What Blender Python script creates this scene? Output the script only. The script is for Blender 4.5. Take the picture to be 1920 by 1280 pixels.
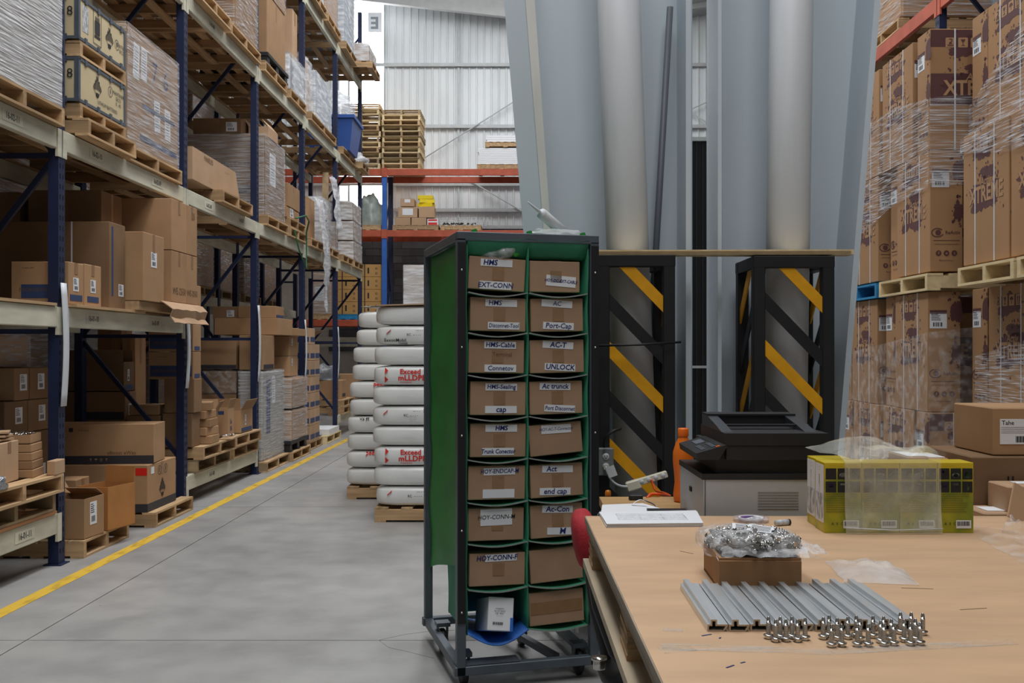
import bpy, bmesh, math, random
from mathutils import Vector, Matrix, Euler, noise
random.seed(7)
sc = bpy.context.scene
for o in list(bpy.data.objects): bpy.data.objects.remove(o)
COL = sc.collection
R = math.radians
# ---------------------------------------------------------------- camera, light, exposure
F, CX, CY, H = 1866.67, 988.0, 655.0, 1.55
cam = bpy.data.cameras.new('camera'); cam.lens = 35; cam.sensor_width = 36
cam.shift_x = -28/1920; cam.shift_y = 15/1920; cam.clip_start = .05; cam.clip_end = 200
camo = bpy.data.objects.new('camera', cam); COL.objects.link(camo)
camo.location = (0, 0, H); camo.rotation_euler = (R(90), 0, 0); sc.camera = camo
w = bpy.data.worlds.new('sky'); sc.world = w; w.use_nodes = True
w.node_tree.nodes['Background'].inputs[0].default_value = (.93, .965, 1, 1)
w.node_tree.nodes['Background'].inputs[1].default_value = 1.5
def area(name, loc, rot, sx, sy, power, col=(1, 1, 1)):
    l = bpy.data.lights.new(name, 'AREA'); l.shape = 'RECTANGLE'; l.size = sx; l.size_y = sy; l.energy = power; l.color = col
    o = bpy.data.objects.new(name, l); COL.objects.link(o); o.location = loc; o.rotation_euler = rot
area('overhead_light', (-.9, 9, 10.4), (0, 0, 0), 1.2, 18, 800)  # skylight strip over the aisle
area('overhead_light', (.9, -.5, 9.5), (R(22), 0, 0), 2.5, 3, 210)  # added fill, tilted at camera-facing sides; no roof opening above it
area('overhead_light', (-.5, 22.5, 10.0), (R(35), 0, 0), 9, 2, 230)  # added fill to brighten the back wall; no roof opening above it
vs = sc.view_settings; vs.view_transform = 'Standard'; vs.look = 'None'; vs.gamma = 1; vs.use_curve_mapping = False; vs.exposure = 0.1
sc.cycles.max_bounces = 8; sc.cycles.transparent_max_bounces = 16; sc.cycles.use_denoising = True
sc.cycles.caustics_reflective = False; sc.cycles.caustics_refractive = False
# pixel of the 1920x1280 photo at depth Y -> metres
def wx(px, Y): return (px-CX)*Y/F
def wz(py, Y): return H+(CY-py)*Y/F
# ---------------------------------------------------------------- materials
def hx(s):
    s = s.lstrip('#'); c = [int(s[i:i+2], 16)/255 for i in (0, 2, 4)]
    return tuple(x/12.92 if x <= .04045 else ((x+.055)/1.055)**2.4 for x in c)
def mat(name, col, rough=.6, metal=0, var=.12, scale=(6, 6, 6), bump=0, bscale=60, spec=.4, rand=0, detail=4, emit=0, trans=0, alpha=1, two=None, thr=None):
    m = bpy.data.materials.new(name); m.use_nodes = True; nt = m.node_tree; N = nt.nodes; L = nt.links
    b = N['Principled BSDF']; c = hx(col) if isinstance(col, str) else col
    b.inputs['Roughness'].default_value = rough; b.inputs['Metallic'].default_value = metal
    b.inputs['Specular IOR Level'].default_value = spec
    b.inputs['Base Color'].default_value = (*c, 1)
    b.inputs['Alpha'].default_value = alpha
    if trans: b.inputs['Transmission Weight'].default_value = trans
    if emit:
        b.inputs['Emission Color'].default_value = (*c, 1); b.inputs['Emission Strength'].default_value = emit
    if var or bump or rand:
        tc = N.new('ShaderNodeTexCoord'); mp = N.new('ShaderNodeMapping'); L.new(tc.outputs['Object'], mp.inputs[0])
        mp.inputs['Scale'].default_value = scale if isinstance(scale, tuple) else (scale,)*3
        oi = N.new('ShaderNodeObjectInfo'); ad = N.new('ShaderNodeVectorMath'); ad.operation = 'ADD'
        ml = N.new('ShaderNodeMath'); ml.operation = 'MULTIPLY'; ml.inputs[1].default_value = 31.7; L.new(oi.outputs['Random'], ml.inputs[0])
        L.new(mp.outputs[0], ad.inputs[0]); L.new(ml.outputs[0], ad.inputs[1])
        nz = N.new('ShaderNodeTexNoise'); nz.inputs['Detail'].default_value = detail; nz.inputs['Scale'].default_value = 1; L.new(ad.outputs[0], nz.inputs[0])
        rp = N.new('ShaderNodeValToRGB'); L.new(nz.outputs[0], rp.inputs[0])
        t = thr or (.3, .7)
        rp.color_ramp.elements[0].position = t[0]; rp.color_ramp.elements[1].position = t[1]
        c2 = hx(two) if two else tuple(min(1, x*(1+var)) for x in c)
        rp.color_ramp.elements[0].color = (*tuple(x*(1-var) for x in c), 1) if not two else (*c, 1)
        rp.color_ramp.elements[1].color = (*c2, 1)
        hs = N.new('ShaderNodeHueSaturation'); L.new(rp.outputs[0], hs.inputs['Color'])
        if rand:
            mr = N.new('ShaderNodeMapRange'); L.new(oi.outputs['Random'], mr.inputs[0]); mr.inputs[3].default_value = 1-rand; mr.inputs[4].default_value = 1+rand
            L.new(mr.outputs[0], hs.inputs['Value'])
        L.new(hs.outputs[0], b.inputs['Base Color'])
        if bump:
            n2 = N.new('ShaderNodeTexNoise'); n2.inputs['Scale'].default_value = bscale; L.new(tc.outputs['Object'], n2.inputs[0])
            bp = N.new('ShaderNodeBump'); bp.inputs['Strength'].default_value = bump; bp.inputs['Distance'].default_value = .01; L.new(n2.outputs[0], bp.inputs['Height']); L.new(bp.outputs[0], b.inputs['Normal'])
    return m
def film(name, col, lo, hi, scale, rough=.16, bump=.6, spec=.7, rot=(0, 0, 0), thr=(.42, .68)):
    """thin clear plastic: part transparent, part glossy white, streaked along its pull"""
    m = bpy.data.materials.new(name); m.use_nodes = True; nt = m.node_tree; N = nt.nodes; L = nt.links
    b = N['Principled BSDF']; b.inputs['Base Color'].default_value = (*hx(col), 1); b.inputs['Roughness'].default_value = rough; b.inputs['Specular IOR Level'].default_value = spec
    tc = N.new('ShaderNodeTexCoord'); mp = N.new('ShaderNodeMapping'); L.new(tc.outputs['Object'], mp.inputs[0]); mp.inputs['Scale'].default_value = scale; mp.inputs['Rotation'].default_value = rot
    nz = N.new('ShaderNodeTexNoise'); nz.inputs['Detail'].default_value = 5; nz.inputs['Scale'].default_value = 1; L.new(mp.outputs[0], nz.inputs[0])
    rp = N.new('ShaderNodeMapRange'); L.new(nz.outputs[0], rp.inputs[0]); rp.inputs[1].default_value = thr[0]; rp.inputs[2].default_value = thr[1]; rp.inputs[3].default_value = lo; rp.inputs[4].default_value = hi
    bp = N.new('ShaderNodeBump'); bp.inputs['Strength'].default_value = bump; bp.inputs['Distance'].default_value = .03; L.new(nz.outputs[0], bp.inputs['Height']); L.new(bp.outputs[0], b.inputs['Normal'])
    tr = N.new('ShaderNodeBsdfTransparent'); mx = N.new('ShaderNodeMixShader')
    L.new(rp.outputs[0], mx.inputs[0]); L.new(tr.outputs[0], mx.inputs[1]); L.new(b.outputs[0], mx.inputs[2]); L.new(mx.outputs[0], N['Material Output'].inputs[0])
    return m
CB = mat('cardboard', '#a98664', .75, var=.10, scale=(3, 3, 3), rand=.14, spec=.2)
CBL = mat('cardboard_light', '#b8987a', .75, var=.08, scale=(3, 3, 3), rand=.08, spec=.2)
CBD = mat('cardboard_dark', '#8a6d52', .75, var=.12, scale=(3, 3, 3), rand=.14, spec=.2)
CBX = mat('cardboard_tall', '#a9835f', .72, var=.06, scale=(3, 3, 3), rand=.05, spec=.2)
CBC = mat('cardboard_bin', '#a98a70', .75, var=.06, scale=(9, 9, 9), rand=.05, spec=.2)
TAPEB = mat('tape_bin', '#977759', .35, var=.08, scale=20)
TAPE = mat('tape_brown', '#93704e', .3, var=.1, scale=(20, 20, 20), spec=.5)
PAPER = mat('paper_white', '#e2e4e8', .6, var=.03)
PAPERD = mat('paper_print', '#b9bbbf', .6, var=.35, scale=(90, 30, 220), thr=(.45, .55))
INK = mat('ink_navy', '#1e2a6c', .6, var=0)
BLK = mat('ink_black', '#26262a', .6, var=0)
REDP = mat('ink_red', '#d0302a', .5, var=0)
BROWNP = mat('ink_brown', '#6d5138', .6, var=0)
BAND = mat('ink_blue_band', '#34456c', .55, var=.05)
BANDK = mat('ink_dark_band', '#35343a', .55, var=.05)
MAROON = mat('ink_maroon', '#5d3b3b', .65, var=.06)
TANP = mat('ink_tan_blank', '#b08a66', .7, var=.04)
WOODX = mat('pallet_wood_across', '#ae8f6c', .8, var=.26, scale=(2, 22, 22), rand=.2, spec=.15)
WOODY = mat('pallet_wood_along', '#b69874', .8, var=.26, scale=(22, 2, 22), rand=.2, spec=.15)
WOODG = mat('pallet_wood_grey', '#a08a6c', .8, var=.22, scale=(8, 8, 8), rand=.25, spec=.15)
WOODN = mat('pallet_wood_new', '#d9c49a', .8, var=.16, scale=(16, 3, 16), rand=.08, spec=.15)
BLUEW = mat('pallet_paint_blue', '#2a83b4', .65, var=.16, scale=12, rand=.08)
CREAM = mat('crate_plywood', '#c9b893', .7, var=.06, scale=(4, 4, 4), rand=.04)
STEELG = mat('crate_steel_edge', '#5c646e', .45, metal=.3, var=.12, scale=12)
NAVY = mat('rack_paint_navy', '#1a2444', .5, var=.18, scale=5, rand=.05)
NAVYD = mat('rack_hole_dark', '#0a0d18', .8, var=0)
BEAM = mat('rack_beam_paint', '#c8c5b2', .6, var=.16, scale=(5, 3, 12), rand=.04, detail=8)
ORANGE = mat('rack_beam_orange', '#b2553c', .55, var=.14, scale=6, rand=.06)
BLUEP = mat('rack_paint_blue', '#2e62b2', .5, var=.12, scale=6)
WHITEP = mat('plastic_white', '#d4d8de', .45, var=.03)
GREYC = mat('column_paint_grey', '#c6d0d8', .5, var=.045, scale=(3, 3, .8), rand=0, detail=6)
GREYD = mat('column_paint_shadow_edge', '#a0a5a6', .55, var=.06, scale=4)
PVC = mat('pipe_pvc_white', '#e6e9ee', .42, var=.06, scale=(9, 9, 1.2), detail=8)
PVCG = mat('conduit_grey', '#5b6067', .5, var=.06, scale=(12, 12, 2))
BLKP = mat('guard_paint_black', '#1f1f21', .5, var=.15, scale=10)
YEL = mat('guard_paint_yellow', '#e6a312', .5, var=.1, scale=14)
BLKM = mat('black_plastic', '#232326', .5, var=.08, scale=20)
BLKG = mat('black_panel', '#101114', .4, var=.1, scale=5)
GREYL = mat('printer_grey', '#b4b6b8', .5, var=.02)
GREEN = mat('cart_cloth_green', '#39896a', .7, var=.12, scale=(9, 9, 9), bump=.15, bscale=30)
GREENS = mat('cart_panel_green', '#17802f', .55, var=.22, scale=(3, 2, 4), bump=.2, bscale=8)
STEEL = mat('cart_steel_grey', '#5c646c', .45, metal=.35, var=.15, scale=8)
RIM = mat('cart_shelf_edge', '#8d918d', .5, var=.15, scale=30)
BLUEC = mat('cloth_blue', '#2f6ac0', .6, var=.12, scale=14, bump=.3, bscale=25)
SHINY = mat('zinc_steel', '#c6c4c0', .22, metal=1, var=.12, scale=90)
ALU = mat('aluminium', '#d3d8dc', .36, metal=.7, var=.1, scale=(60, 4, 60), rand=.06, detail=6)
ALUE = mat('aluminium_cut', '#b5a692', .4, metal=.5, var=.06)
PLY = mat('table_plywood', '#c6a482', .55, var=.10, scale=(3.5, 12, 3), detail=7, spec=.35)
PLYE = mat('table_ply_edge', '#8f8372', .7, var=.28, scale=(4, 4, 90), detail=6)
DESK = mat('desk_wood', '#b08d60', .55, var=.12, scale=(3, 20, 20), detail=6)
REDC = mat('chair_red', '#a3262e', .8, var=.1, scale=40, bump=.2, bscale=160)
ORG = mat('bottle_orange', '#e8751a', .25, var=.05, spec=.6)
ORGC = mat('orange_cap', '#f0701a', .4, var=0)
IVORY = mat('power_strip_ivory', '#dcd6c2', .45, var=.04)
BAGW = mat('resin_bag_white', '#e3e4e2', .33, var=.045, scale=(4, 4, 9), bump=.35, bscale=9, spec=.5)
MORTAR = mat('mortar', '#b3aca2', .9, var=.1)
BRICK = mat('block_dark', '#4b4a4d', .85, var=.14, scale=5, rand=.25)
WALLC = mat('cladding_sheet', '#dde2e5', .5, var=.08, scale=(2, 2, .6), detail=6, rand=0)
GIRT = mat('girt_steel', '#bcc1c3', .5, var=.08)
ROOF = mat('roof_sheet', '#b3b5b6', .7, var=.06)
CONC = mat('wall_plain', '#8f8f8c', .85, var=.08, scale=1)
SILV = mat('silver_contents', '#b9bcc0', .28, metal=.8, var=.35, scale=60, bump=1.0, bscale=70)
FILM = film('stretch_film', '#e2e4e8', .16, .62, (3, 4, 60), rough=.2, rot=(R(18), R(-12), 0))
FILMD = film('stretch_film_streaks', '#eceef4', .05, .9, (3, 5, 95), rough=.12, bump=1.0, rot=(R(24), 0, 0), thr=(.46, .72))
FILMW = film('stretch_film_white', '#eef0f4', .35, .9, (4, 4, 16), rough=.25, rot=(R(10), R(10), 0))
FILMH = film('stretch_film_heavy', '#d6d8dc', .45, .85, (2, 4, 60), rough=.15, bump=.7, rot=(R(26), 0, 0), thr=(.4, .7))
CLEAR = film('clear_bag', '#f2f4f6', .07, .42, (14, 14, 14), rough=.1, bump=.5, thr=(.45, .75))
MILK = film('milky_bag', '#f4f5ea', .18, .46, (9, 9, 9), rough=.14, bump=.45, thr=(.35, .75))
def floor_mat():
    m = mat('floor_concrete', '#8b8a88', .42, var=0, spec=.45); nt = m.node_tree; N = nt.nodes; L = nt.links; b = N['Principled BSDF']
    g = N.new('ShaderNodeNewGeometry')
    def nz(s, d, mul):
        mp = N.new('ShaderNodeMapping'); mp.inputs['Scale'].default_value = mul; L.new(g.outputs['Position'], mp.inputs[0])
        n = N.new('ShaderNodeTexNoise'); n.inputs['Scale'].default_value = s; n.inputs['Detail'].default_value = d; L.new(mp.outputs[0], n.inputs[0]); return n
    a = nz(.6, 8, (1, 1, 1)); c = nz(3.2, 9, (1, 1, 1)); d = nz(40, 3, (1, 1, 1))
    r1 = N.new('ShaderNodeValToRGB'); r1.color_ramp.elements[0].position = .33; r1.color_ramp.elements[1].position = .66
    r1.color_ramp.elements[0].color = (*hx('#8a8988'), 1); r1.color_ramp.elements[1].color = (*hx('#aaa9a7'), 1); L.new(a.outputs[0], r1.inputs[0])
    r2 = N.new('ShaderNodeValToRGB'); r2.color_ramp.elements[0].position = .36; r2.color_ramp.elements[1].position = .6
    r2.color_ramp.elements[0].color = (.84, .84, .85, 1); r2.color_ramp.elements[1].color = (1.04, 1.04, 1.04, 1); L.new(c.outputs[0], r2.inputs[0])
    mx = N.new('ShaderNodeMix'); mx.data_type = 'RGBA'; mx.blend_type = 'MULTIPLY'; mx.inputs[0].default_value = 1; L.new(r1.outputs[0], mx.inputs[6]); L.new(r2.outputs[0], mx.inputs[7]); L.new(mx.outputs[2], b.inputs['Base Color'])
    mr = N.new('ShaderNodeMapRange'); L.new(a.outputs[0], mr.inputs[0]); mr.inputs[1].default_value = .3; mr.inputs[2].default_value = .7; mr.inputs[3].default_value = .5; mr.inputs[4].default_value = .27; L.new(mr.outputs[0], b.inputs['Roughness'])
    bp = N.new('ShaderNodeBump'); bp.inputs['Strength'].default_value = .12; bp.inputs['Distance'].default_value = .004; L.new(d.outputs[0], bp.inputs['Height']); L.new(bp.outputs[0], b.inputs['Normal'])
    return m
FLOORM = floor_mat()
LINEY = mat('floor_paint_yellow', '#bf9c34', .55, var=.35, scale=(14, 5, 1), detail=8, thr=(.25, .5))
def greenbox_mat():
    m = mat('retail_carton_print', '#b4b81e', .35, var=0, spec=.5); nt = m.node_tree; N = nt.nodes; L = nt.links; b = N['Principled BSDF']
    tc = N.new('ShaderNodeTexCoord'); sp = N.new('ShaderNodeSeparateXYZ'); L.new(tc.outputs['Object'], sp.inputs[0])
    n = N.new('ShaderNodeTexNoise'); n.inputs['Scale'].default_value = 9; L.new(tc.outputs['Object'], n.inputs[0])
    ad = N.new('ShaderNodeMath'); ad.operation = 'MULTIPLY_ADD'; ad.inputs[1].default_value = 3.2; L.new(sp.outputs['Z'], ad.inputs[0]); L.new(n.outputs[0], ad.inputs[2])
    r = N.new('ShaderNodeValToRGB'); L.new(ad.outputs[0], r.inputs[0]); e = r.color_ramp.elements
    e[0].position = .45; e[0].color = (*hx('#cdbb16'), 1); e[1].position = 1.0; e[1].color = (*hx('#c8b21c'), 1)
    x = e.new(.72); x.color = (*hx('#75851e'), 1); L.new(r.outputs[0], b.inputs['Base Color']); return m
LIME = greenbox_mat()
PHOTO = mat('print_night_photo', '#161a22', .35, var=0, two='#c6d0c6', scale=(46, 46, 46), thr=(.44, .66)); 
for n in PHOTO.node_tree.nodes:
    if n.type == 'TEX_NOISE': n.inputs['Detail'].default_value = 2
WIN = mat('skylight_sheet', (1, 1, 1), .5, var=0, emit=12)
# ---------------------------------------------------------------- mesh tools
class MB:
    def __init__(s): s.v = []; s.f = []; s.sm = []
    def add(s, vs, fs, smooth=False):
        b = len(s.v); s.v += [tuple(v) for v in vs]; s.f += [tuple(i+b for i in f) for f in fs]; s.sm += [smooth]*len(fs); return s
    def box(s, c, d, rot=None):
        x, y, z = (k/2 for k in d); P = [Vector(p) for p in ((-x,-y,-z),(x,-y,-z),(x,y,-z),(-x,y,-z),(-x,-y,z),(x,-y,z),(x,y,z),(-x,y,z))]
        if rot: E = Euler(rot).to_matrix(); P = [E @ p for p in P]
        return s.add([p+Vector(c) for p in P], [(0,3,2,1),(4,5,6,7),(0,1,5,4),(1,2,6,5),(2,3,7,6),(3,0,4,7)])
    def bar(s, a, b, w, h, up=(0, 0, 1)):
        a, b = Vector(a), Vector(b); d = (b-a).normalized(); u = Vector(up)
        if abs(d.dot(u)) > .99: u = Vector((0, 1, 0))
        sx = d.cross(u).normalized()*w/2; sz = sx.normalized().cross(d).normalized()*h/2
        return s.add([a-sx-sz, a+sx-sz, a+sx+sz, a-sx+sz, b-sx-sz, b+sx-sz, b+sx+sz, b-sx+sz], [(0,3,2,1),(4,5,6,7),(0,1,5,4),(1,2,6,5),(2,3,7,6),(3,0,4,7)])
    def tube(s, pts, r, n=8, caps=True):
        pts = [Vector(p) for p in pts]; rs = r if isinstance(r, (list, tuple)) else [r]*len(pts); vs = []
        prev = None
        for i, p in enumerate(pts):
            d = (pts[min(i+1, len(pts)-1)]-pts[max(i-1, 0)]).normalized()
            u = prev if prev is not None and abs(prev.dot(d)) < .95 else (Vector((0, 0, 1)) if abs(d.z) < .9 else Vector((1, 0, 0)))
            a = d.cross(u).normalized(); b = a.cross(d).normalized(); prev = b
            vs += [p+(a*math.cos(t)+b*math.sin(t))*rs[i] for t in (2*math.pi*k/n for k in range(n))]
        fs = [(i*n+k, i*n+(k+1) % n, (i+1)*n+(k+1) % n, (i+1)*n+k) for i in range(len(pts)-1) for k in range(n)]
        s.add(vs, fs, True)
        if caps:
            b = len(s.v)-len(vs); s.f += [tuple(b+k for k in range(n))[::-1], tuple(b+(len(pts)-1)*n+k for k in range(n))]; s.sm += [False, False]
        return s
    def lathe(s, prof, n=16, c=(0, 0, 0), axis='z'):
        vs = []
        for r, z in prof:
            for k in range(n):
                t = 2*math.pi*k/n; x, y = r*math.cos(t), r*math.sin(t)
                q = (x, y, z) if axis == 'z' else ((x, z, y) if axis == 'y' else (z, x, y))
                vs.append((q[0]+c[0], q[1]+c[1], q[2]+c[2]))
        return s.add(vs, [(i*n+k, i*n+(k+1) % n, (i+1)*n+(k+1) % n, (i+1)*n+k) for i in range(len(prof)-1) for k in range(n)], True)
    def prism(s, poly, d0, d1, plane='xz'):
        """extrude a 2-D outline between two depths of the third axis"""
        def P(a, b, d): return {'xz': (a, d, b), 'xy': (a, b, d), 'yz': (d, a, b)}[plane]
        n = len(poly); vs = [P(a, b, d0) for a, b in poly]+[P(a, b, d1) for a, b in poly]
        return s.add(vs, [tuple(range(n))[::-1], tuple(range(n, 2*n))]+[(i, (i+1) % n, n+(i+1) % n, n+i) for i in range(n)])
    def grid(s, fn, nu, nv, smooth=True):
        vs = [fn(i/nu, j/nv) for i in range(nu+1) for j in range(nv+1)]
        return s.add(vs, [(i*(nv+1)+j, (i+1)*(nv+1)+j, (i+1)*(nv+1)+j+1, i*(nv+1)+j+1) for i in range(nu) for j in range(nv)], smooth)
    def mesh(s, name, m):
        me = bpy.data.meshes.new(name); me.from_pydata(s.v, [], s.f); me.polygons.foreach_set('use_smooth', s.sm)
        if m: me.materials.append(m)
        bm = bmesh.new(); bm.from_mesh(me); bmesh.ops.recalc_face_normals(bm, faces=bm.faces); bm.to_mesh(me); bm.free(); me.update(); return me
    def build(s, name, m, parent=None, loc=(0, 0, 0), rot=(0, 0, 0)): return ob(name, s.mesh(name, m), parent, loc, rot)
def ob(name, me, parent=None, loc=(0, 0, 0), rot=(0, 0, 0)):
    o = bpy.data.objects.new(name, me); COL.objects.link(o); o.location = loc; o.rotation_euler = rot
    if parent: o.parent = parent
    return o
def tag(o, label, cat, group=None):
    o['label'] = label; o['category'] = cat
    if group: o['group'] = group
    return o
def thing(name, label, cat, loc=(0, 0, 0), rz=0, group=None, rot=None):
    return tag(ob(name, None, None, loc, rot or (0, 0, rz)), label, cat, group)
def struct(o): o['kind'] = 'structure'; return o
CACHE = {}
def boxmesh(sx, sy, sz, m, bev=0.0, name='box'):
    k = (round(sx, 4), round(sy, 4), round(sz, 4), m.name, bev)
    if k not in CACHE:
        b = MB().box((0, 0, sz/2), (sx, sy, sz)); me = b.mesh(name, m)
        if bev:
            bm = bmesh.new(); bm.from_mesh(me); bmesh.ops.bevel(bm, geom=bm.edges[:], offset=bev, segments=1, affect='EDGES'); bm.to_mesh(me); bm.free()
        CACHE[k] = me
    return CACHE[k]
TC = {}
def textmesh(s, size, m, bold=0.0, sx=1.0, shear=0.0):
    k = (s, round(size, 4), m.name, bold, sx, shear)
    if k not in TC:
        cu = bpy.data.curves.new('lettering', 'FONT'); cu.body = s; cu.size = size; cu.align_x = 'CENTER'; cu.align_y = 'CENTER'; cu.resolution_u = 2; cu.offset = bold*size; cu.shear = shear
        t = bpy.data.objects.new('tmp', cu); me = bpy.data.meshes.new_from_object(t); bpy.data.objects.remove(t); bpy.data.curves.remove(cu)
        if sx != 1: me.transform(Matrix.Diagonal((sx, 1, 1, 1)))
        me.materials.clear(); me.materials.append(m); me.name = 'lettering'; TC[k] = me
    return TC[k]
FR = {'F': (R(90), 0, 0), 'R': (R(90), 0, R(90)), 'L': (R(90), 0, R(-90)), 'B': (R(90), 0, R(180)), 'T': (0, 0, 0)}
def face(dim, f, u, v, lift):
    """a spot on a box face: u, v are fractions of its width (from the middle) and height (from the base)"""
    sx, sy, sz = dim
    return {'F': (u*sx, -sy/2-lift, v*sz), 'R': (sx/2+lift, u*sy, v*sz), 'L': (-sx/2-lift, -u*sy, v*sz), 'B': (-u*sx, sy/2+lift, v*sz), 'T': (u*sx, (v-.5)*sy, sz+lift)}[f]
def flat(w, h, m, t=.0016): return boxmesh2(w, h, t, m)
def boxmesh2(w, h, t, m): return boxmesh(w, h, t, m)
def decal(par, dim, f, u, v, w, h, m, name='printed_band', roll=0, lift=.0004, t=.0016):
    r = Euler(FR[f]).to_matrix() @ Euler((0, 0, roll)).to_matrix()
    return ob(name, boxmesh(w, h, t, m), par, face(dim, f, u, v, lift), r.to_euler())
def letter(par, dim, f, u, v, s, size, m, lift=.003, name='lettering', roll=0, **k):
    r = Euler(FR[f]).to_matrix() @ Euler((0, 0, roll)).to_matrix()
    return ob(name, textmesh(s, size, m, **k), par, face(dim, f, u, v, lift), r.to_euler())
BCM = {}
def barcode(par, dim, f, u, v, w, h, lift=.003, name='barcode'):
    k = (round(w, 3), round(h, 3))
    if k not in BCM:
        b = MB(); rr = random.Random(5); x = -w/2
        while x < w/2-.001:
            q = rr.choice((.012, .02, .034))*w; b.box((x+q/2, 0, 0), (q, h, .0005)); x += q+rr.choice((.012, .02, .03))*w
        BCM[k] = b.mesh('barcode', BLK)
    return ob(name, BCM[k], par, face(dim, f, u, v, lift), FR[f])
LPM = {}
def slip(par, dim, f, u, v, w, h, roll=0):
    """white shipping label with print: the sheet is a part, its print a sub-part"""
    o = decal(par, dim, f, u, v, w, h, PAPER, 'shipping_label', roll)
    k = (round(w, 3), round(h, 3))
    if k not in LPM:
        b = MB(); rr = random.Random(3)
        for i in range(5):
            q = rr.uniform(.35, .85); b.box((-w*.42+q*w*.42, h*(.40-.09*i), 0), (q*w*.84, h*.035, .0004))
        x = -w*.3
        while x < w*.3:
            q = rr.choice((.02, .035, .05))*w; b.box((x, -h*.25, 0), (q, h*.26, .0004)); x += q*2
        LPM[k] = b.mesh('label_print', BLK)
    ob('label_print', LPM[k], o, (0, 0, .0022))
    return o
SP = {}
def splash(par, dim, f, u, v, w, h, m=MAROON, seed=1, lift=.0012):
    """ink blot print with a ragged outline and spatter"""
    k = (round(w, 2), round(h, 2), seed, m.name)
    if k not in SP:
        rr = random.Random(seed); b = MB(); n = 64; vs = [(0, 0, 0)]
        for i in range(n):
            t = 2*math.pi*i/n; q = .78+.34*noise.noise((math.cos(t)*1.7+seed*3.1, math.sin(t)*1.7, 0))+rr.uniform(-.1, .12)
            c, s_ = math.cos(t), math.sin(t); e = max(abs(c), abs(s_))**.55
            vs.append((c*w/2*q/e*.92, s_*h/2*q/e*.92, 0))
        b.add(vs, [(0, i+1, (i+1) % n+1) for i in range(n)])
        for i in range(16):
            t = rr.uniform(0, 6.28); d = rr.uniform(.98, 1.25); x, y = math.cos(t)*w/2*d, math.sin(t)*h/2*d; r = rr.uniform(.003, .011)
            if abs(x) > w*.5: continue
            b.add([(x+r*math.cos(a), y+r*1.3*math.sin(a), 0) for a in (0, 1.05, 2.1, 3.14, 4.2, 5.2)], [(0, 1, 2, 3, 4, 5)])
        SP[k] = b.mesh('printed_splash', m)
    return ob('printed_splash', SP[k], par, face(dim, f, u, v, lift), FR[f])
IC = {}
def icons(par, dim, f, u, v, s, which='2gua', lift=.0022, tile=TANP, ink=MAROON):
    """row of rounded handling-mark tiles: stack limit, glass, umbrella, arrows"""
    k = (round(s, 3), which, tile.name)
    if k not in IC:
        b = MB(); n = len(which)
        for i, c in enumerate(which):
            x0 = (i-(n-1)/2)*s*1.28; q = s*.5; r = s*.12
            pts = []
            for cx, cy, a0 in ((q-r, q-r, 0), (-q+r, q-r, 90), (-q+r, -q+r, 180), (q-r, -q+r, 270)):
                pts += [(x0+cx+r*math.cos(R(a0+a)), cy+r*math.sin(R(a0+a)), 0) for a in (0, 30, 60, 90)]
            b.add(pts, [tuple(range(16))])
        g = MB()
        for i, c in enumerate(which):
            x0 = (i-(n-1)/2)*s*1.28; z = .0012
            if c == 'g':
                g.add([(x0-s*.24, s*.32, z), (x0+s*.24, s*.32, z), (x0+s*.1, s*.02, z), (x0-s*.1, s*.02, z)], [(0, 1, 2, 3)]); g.box((x0, -s*.12, z), (s*.07, s*.3, .0004)); g.box((x0, -s*.3, z), (s*.34, s*.07, .0004))
            elif c == 'u':
                pts = [(x0+s*.34*math.cos(R(a)), s*.02+s*.3*math.sin(R(a)), z) for a in range(0, 181, 20)]; g.add(pts, [tuple(range(len(pts)))]); g.box((x0, -s*.16, z), (s*.06, s*.34, .0004))
            elif c == 'a':
                for dx in (-.17, .17):
                    g.box((x0+dx*s, -s*.05, z), (s*.1, s*.42, .0004)); g.add([(x0+dx*s-s*.15, s*.14, z), (x0+dx*s+s*.15, s*.14, z), (x0+dx*s, s*.36, z)], [(0, 1, 2)])
                g.box((x0, -s*.36, z), (s*.62, s*.07, .0004))
            else:
                g.box((x0, -s*.33, z), (s*.6, s*.07, .0004)); g.box((x0, -s*.2, z), (s*.6, s*.05, .0004))
                for a in ((-.14, .34, .14, .34), (.14, .34, .14, .12), (.14, .12, -.14, -.08), (-.14, -.08, .16, -.08)):
                    g.bar((x0+a[0]*s, a[1]*s, z), (x0+a[2]*s, a[3]*s, z), s*.09, .0004)
        IC[k] = (b.mesh('handling_marks', tile), g.mesh('mark_glyphs', ink))
    o = ob('handling_marks', IC[k][0], par, face(dim, f, u, v, lift), FR[f]); ob('mark_glyphs', IC[k][1], o)
    return o
# ---------------------------------------------------------------- kinds of things
def marks_on(b, dim, marks):
    for q in marks:
        k = q[0]
        if k == 'slip': slip(b, dim, *q[1:])
        elif k == 'band': decal(b, dim, *q[1:], name='printed_band')
        elif k == 'tape': decal(b, dim, *q[1:], TAPE, name='packing_tape')
        elif k == 'paper': decal(b, dim, *q[1:], PAPER, name='paper_sheet')
        elif k == 'text': letter(b, dim, *q[1:6], q[6] if len(q) > 6 else BROWNP)
        elif k == 'sheet':
            o = decal(b, dim, *q[1:6], PAPER, 'document_sheet', q[6] if len(q) > 6 else 0); w_, h_ = q[4], q[5]
            g = MB()
            for i in range(9): g.box((-w_*.05, h_*(.38-.09*i), 0), (w_*random.uniform(.5, .8), h_*.018, .0004))
            ob('printed_lines', g.mesh('printed_lines', BLK), o, (0, 0, .0022))
        elif k == 'strap':
            f, u, w_ = q[1:]; decal(b, dim, f, u, .5, w_, dim[2], WHITEP, 'strap')
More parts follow.
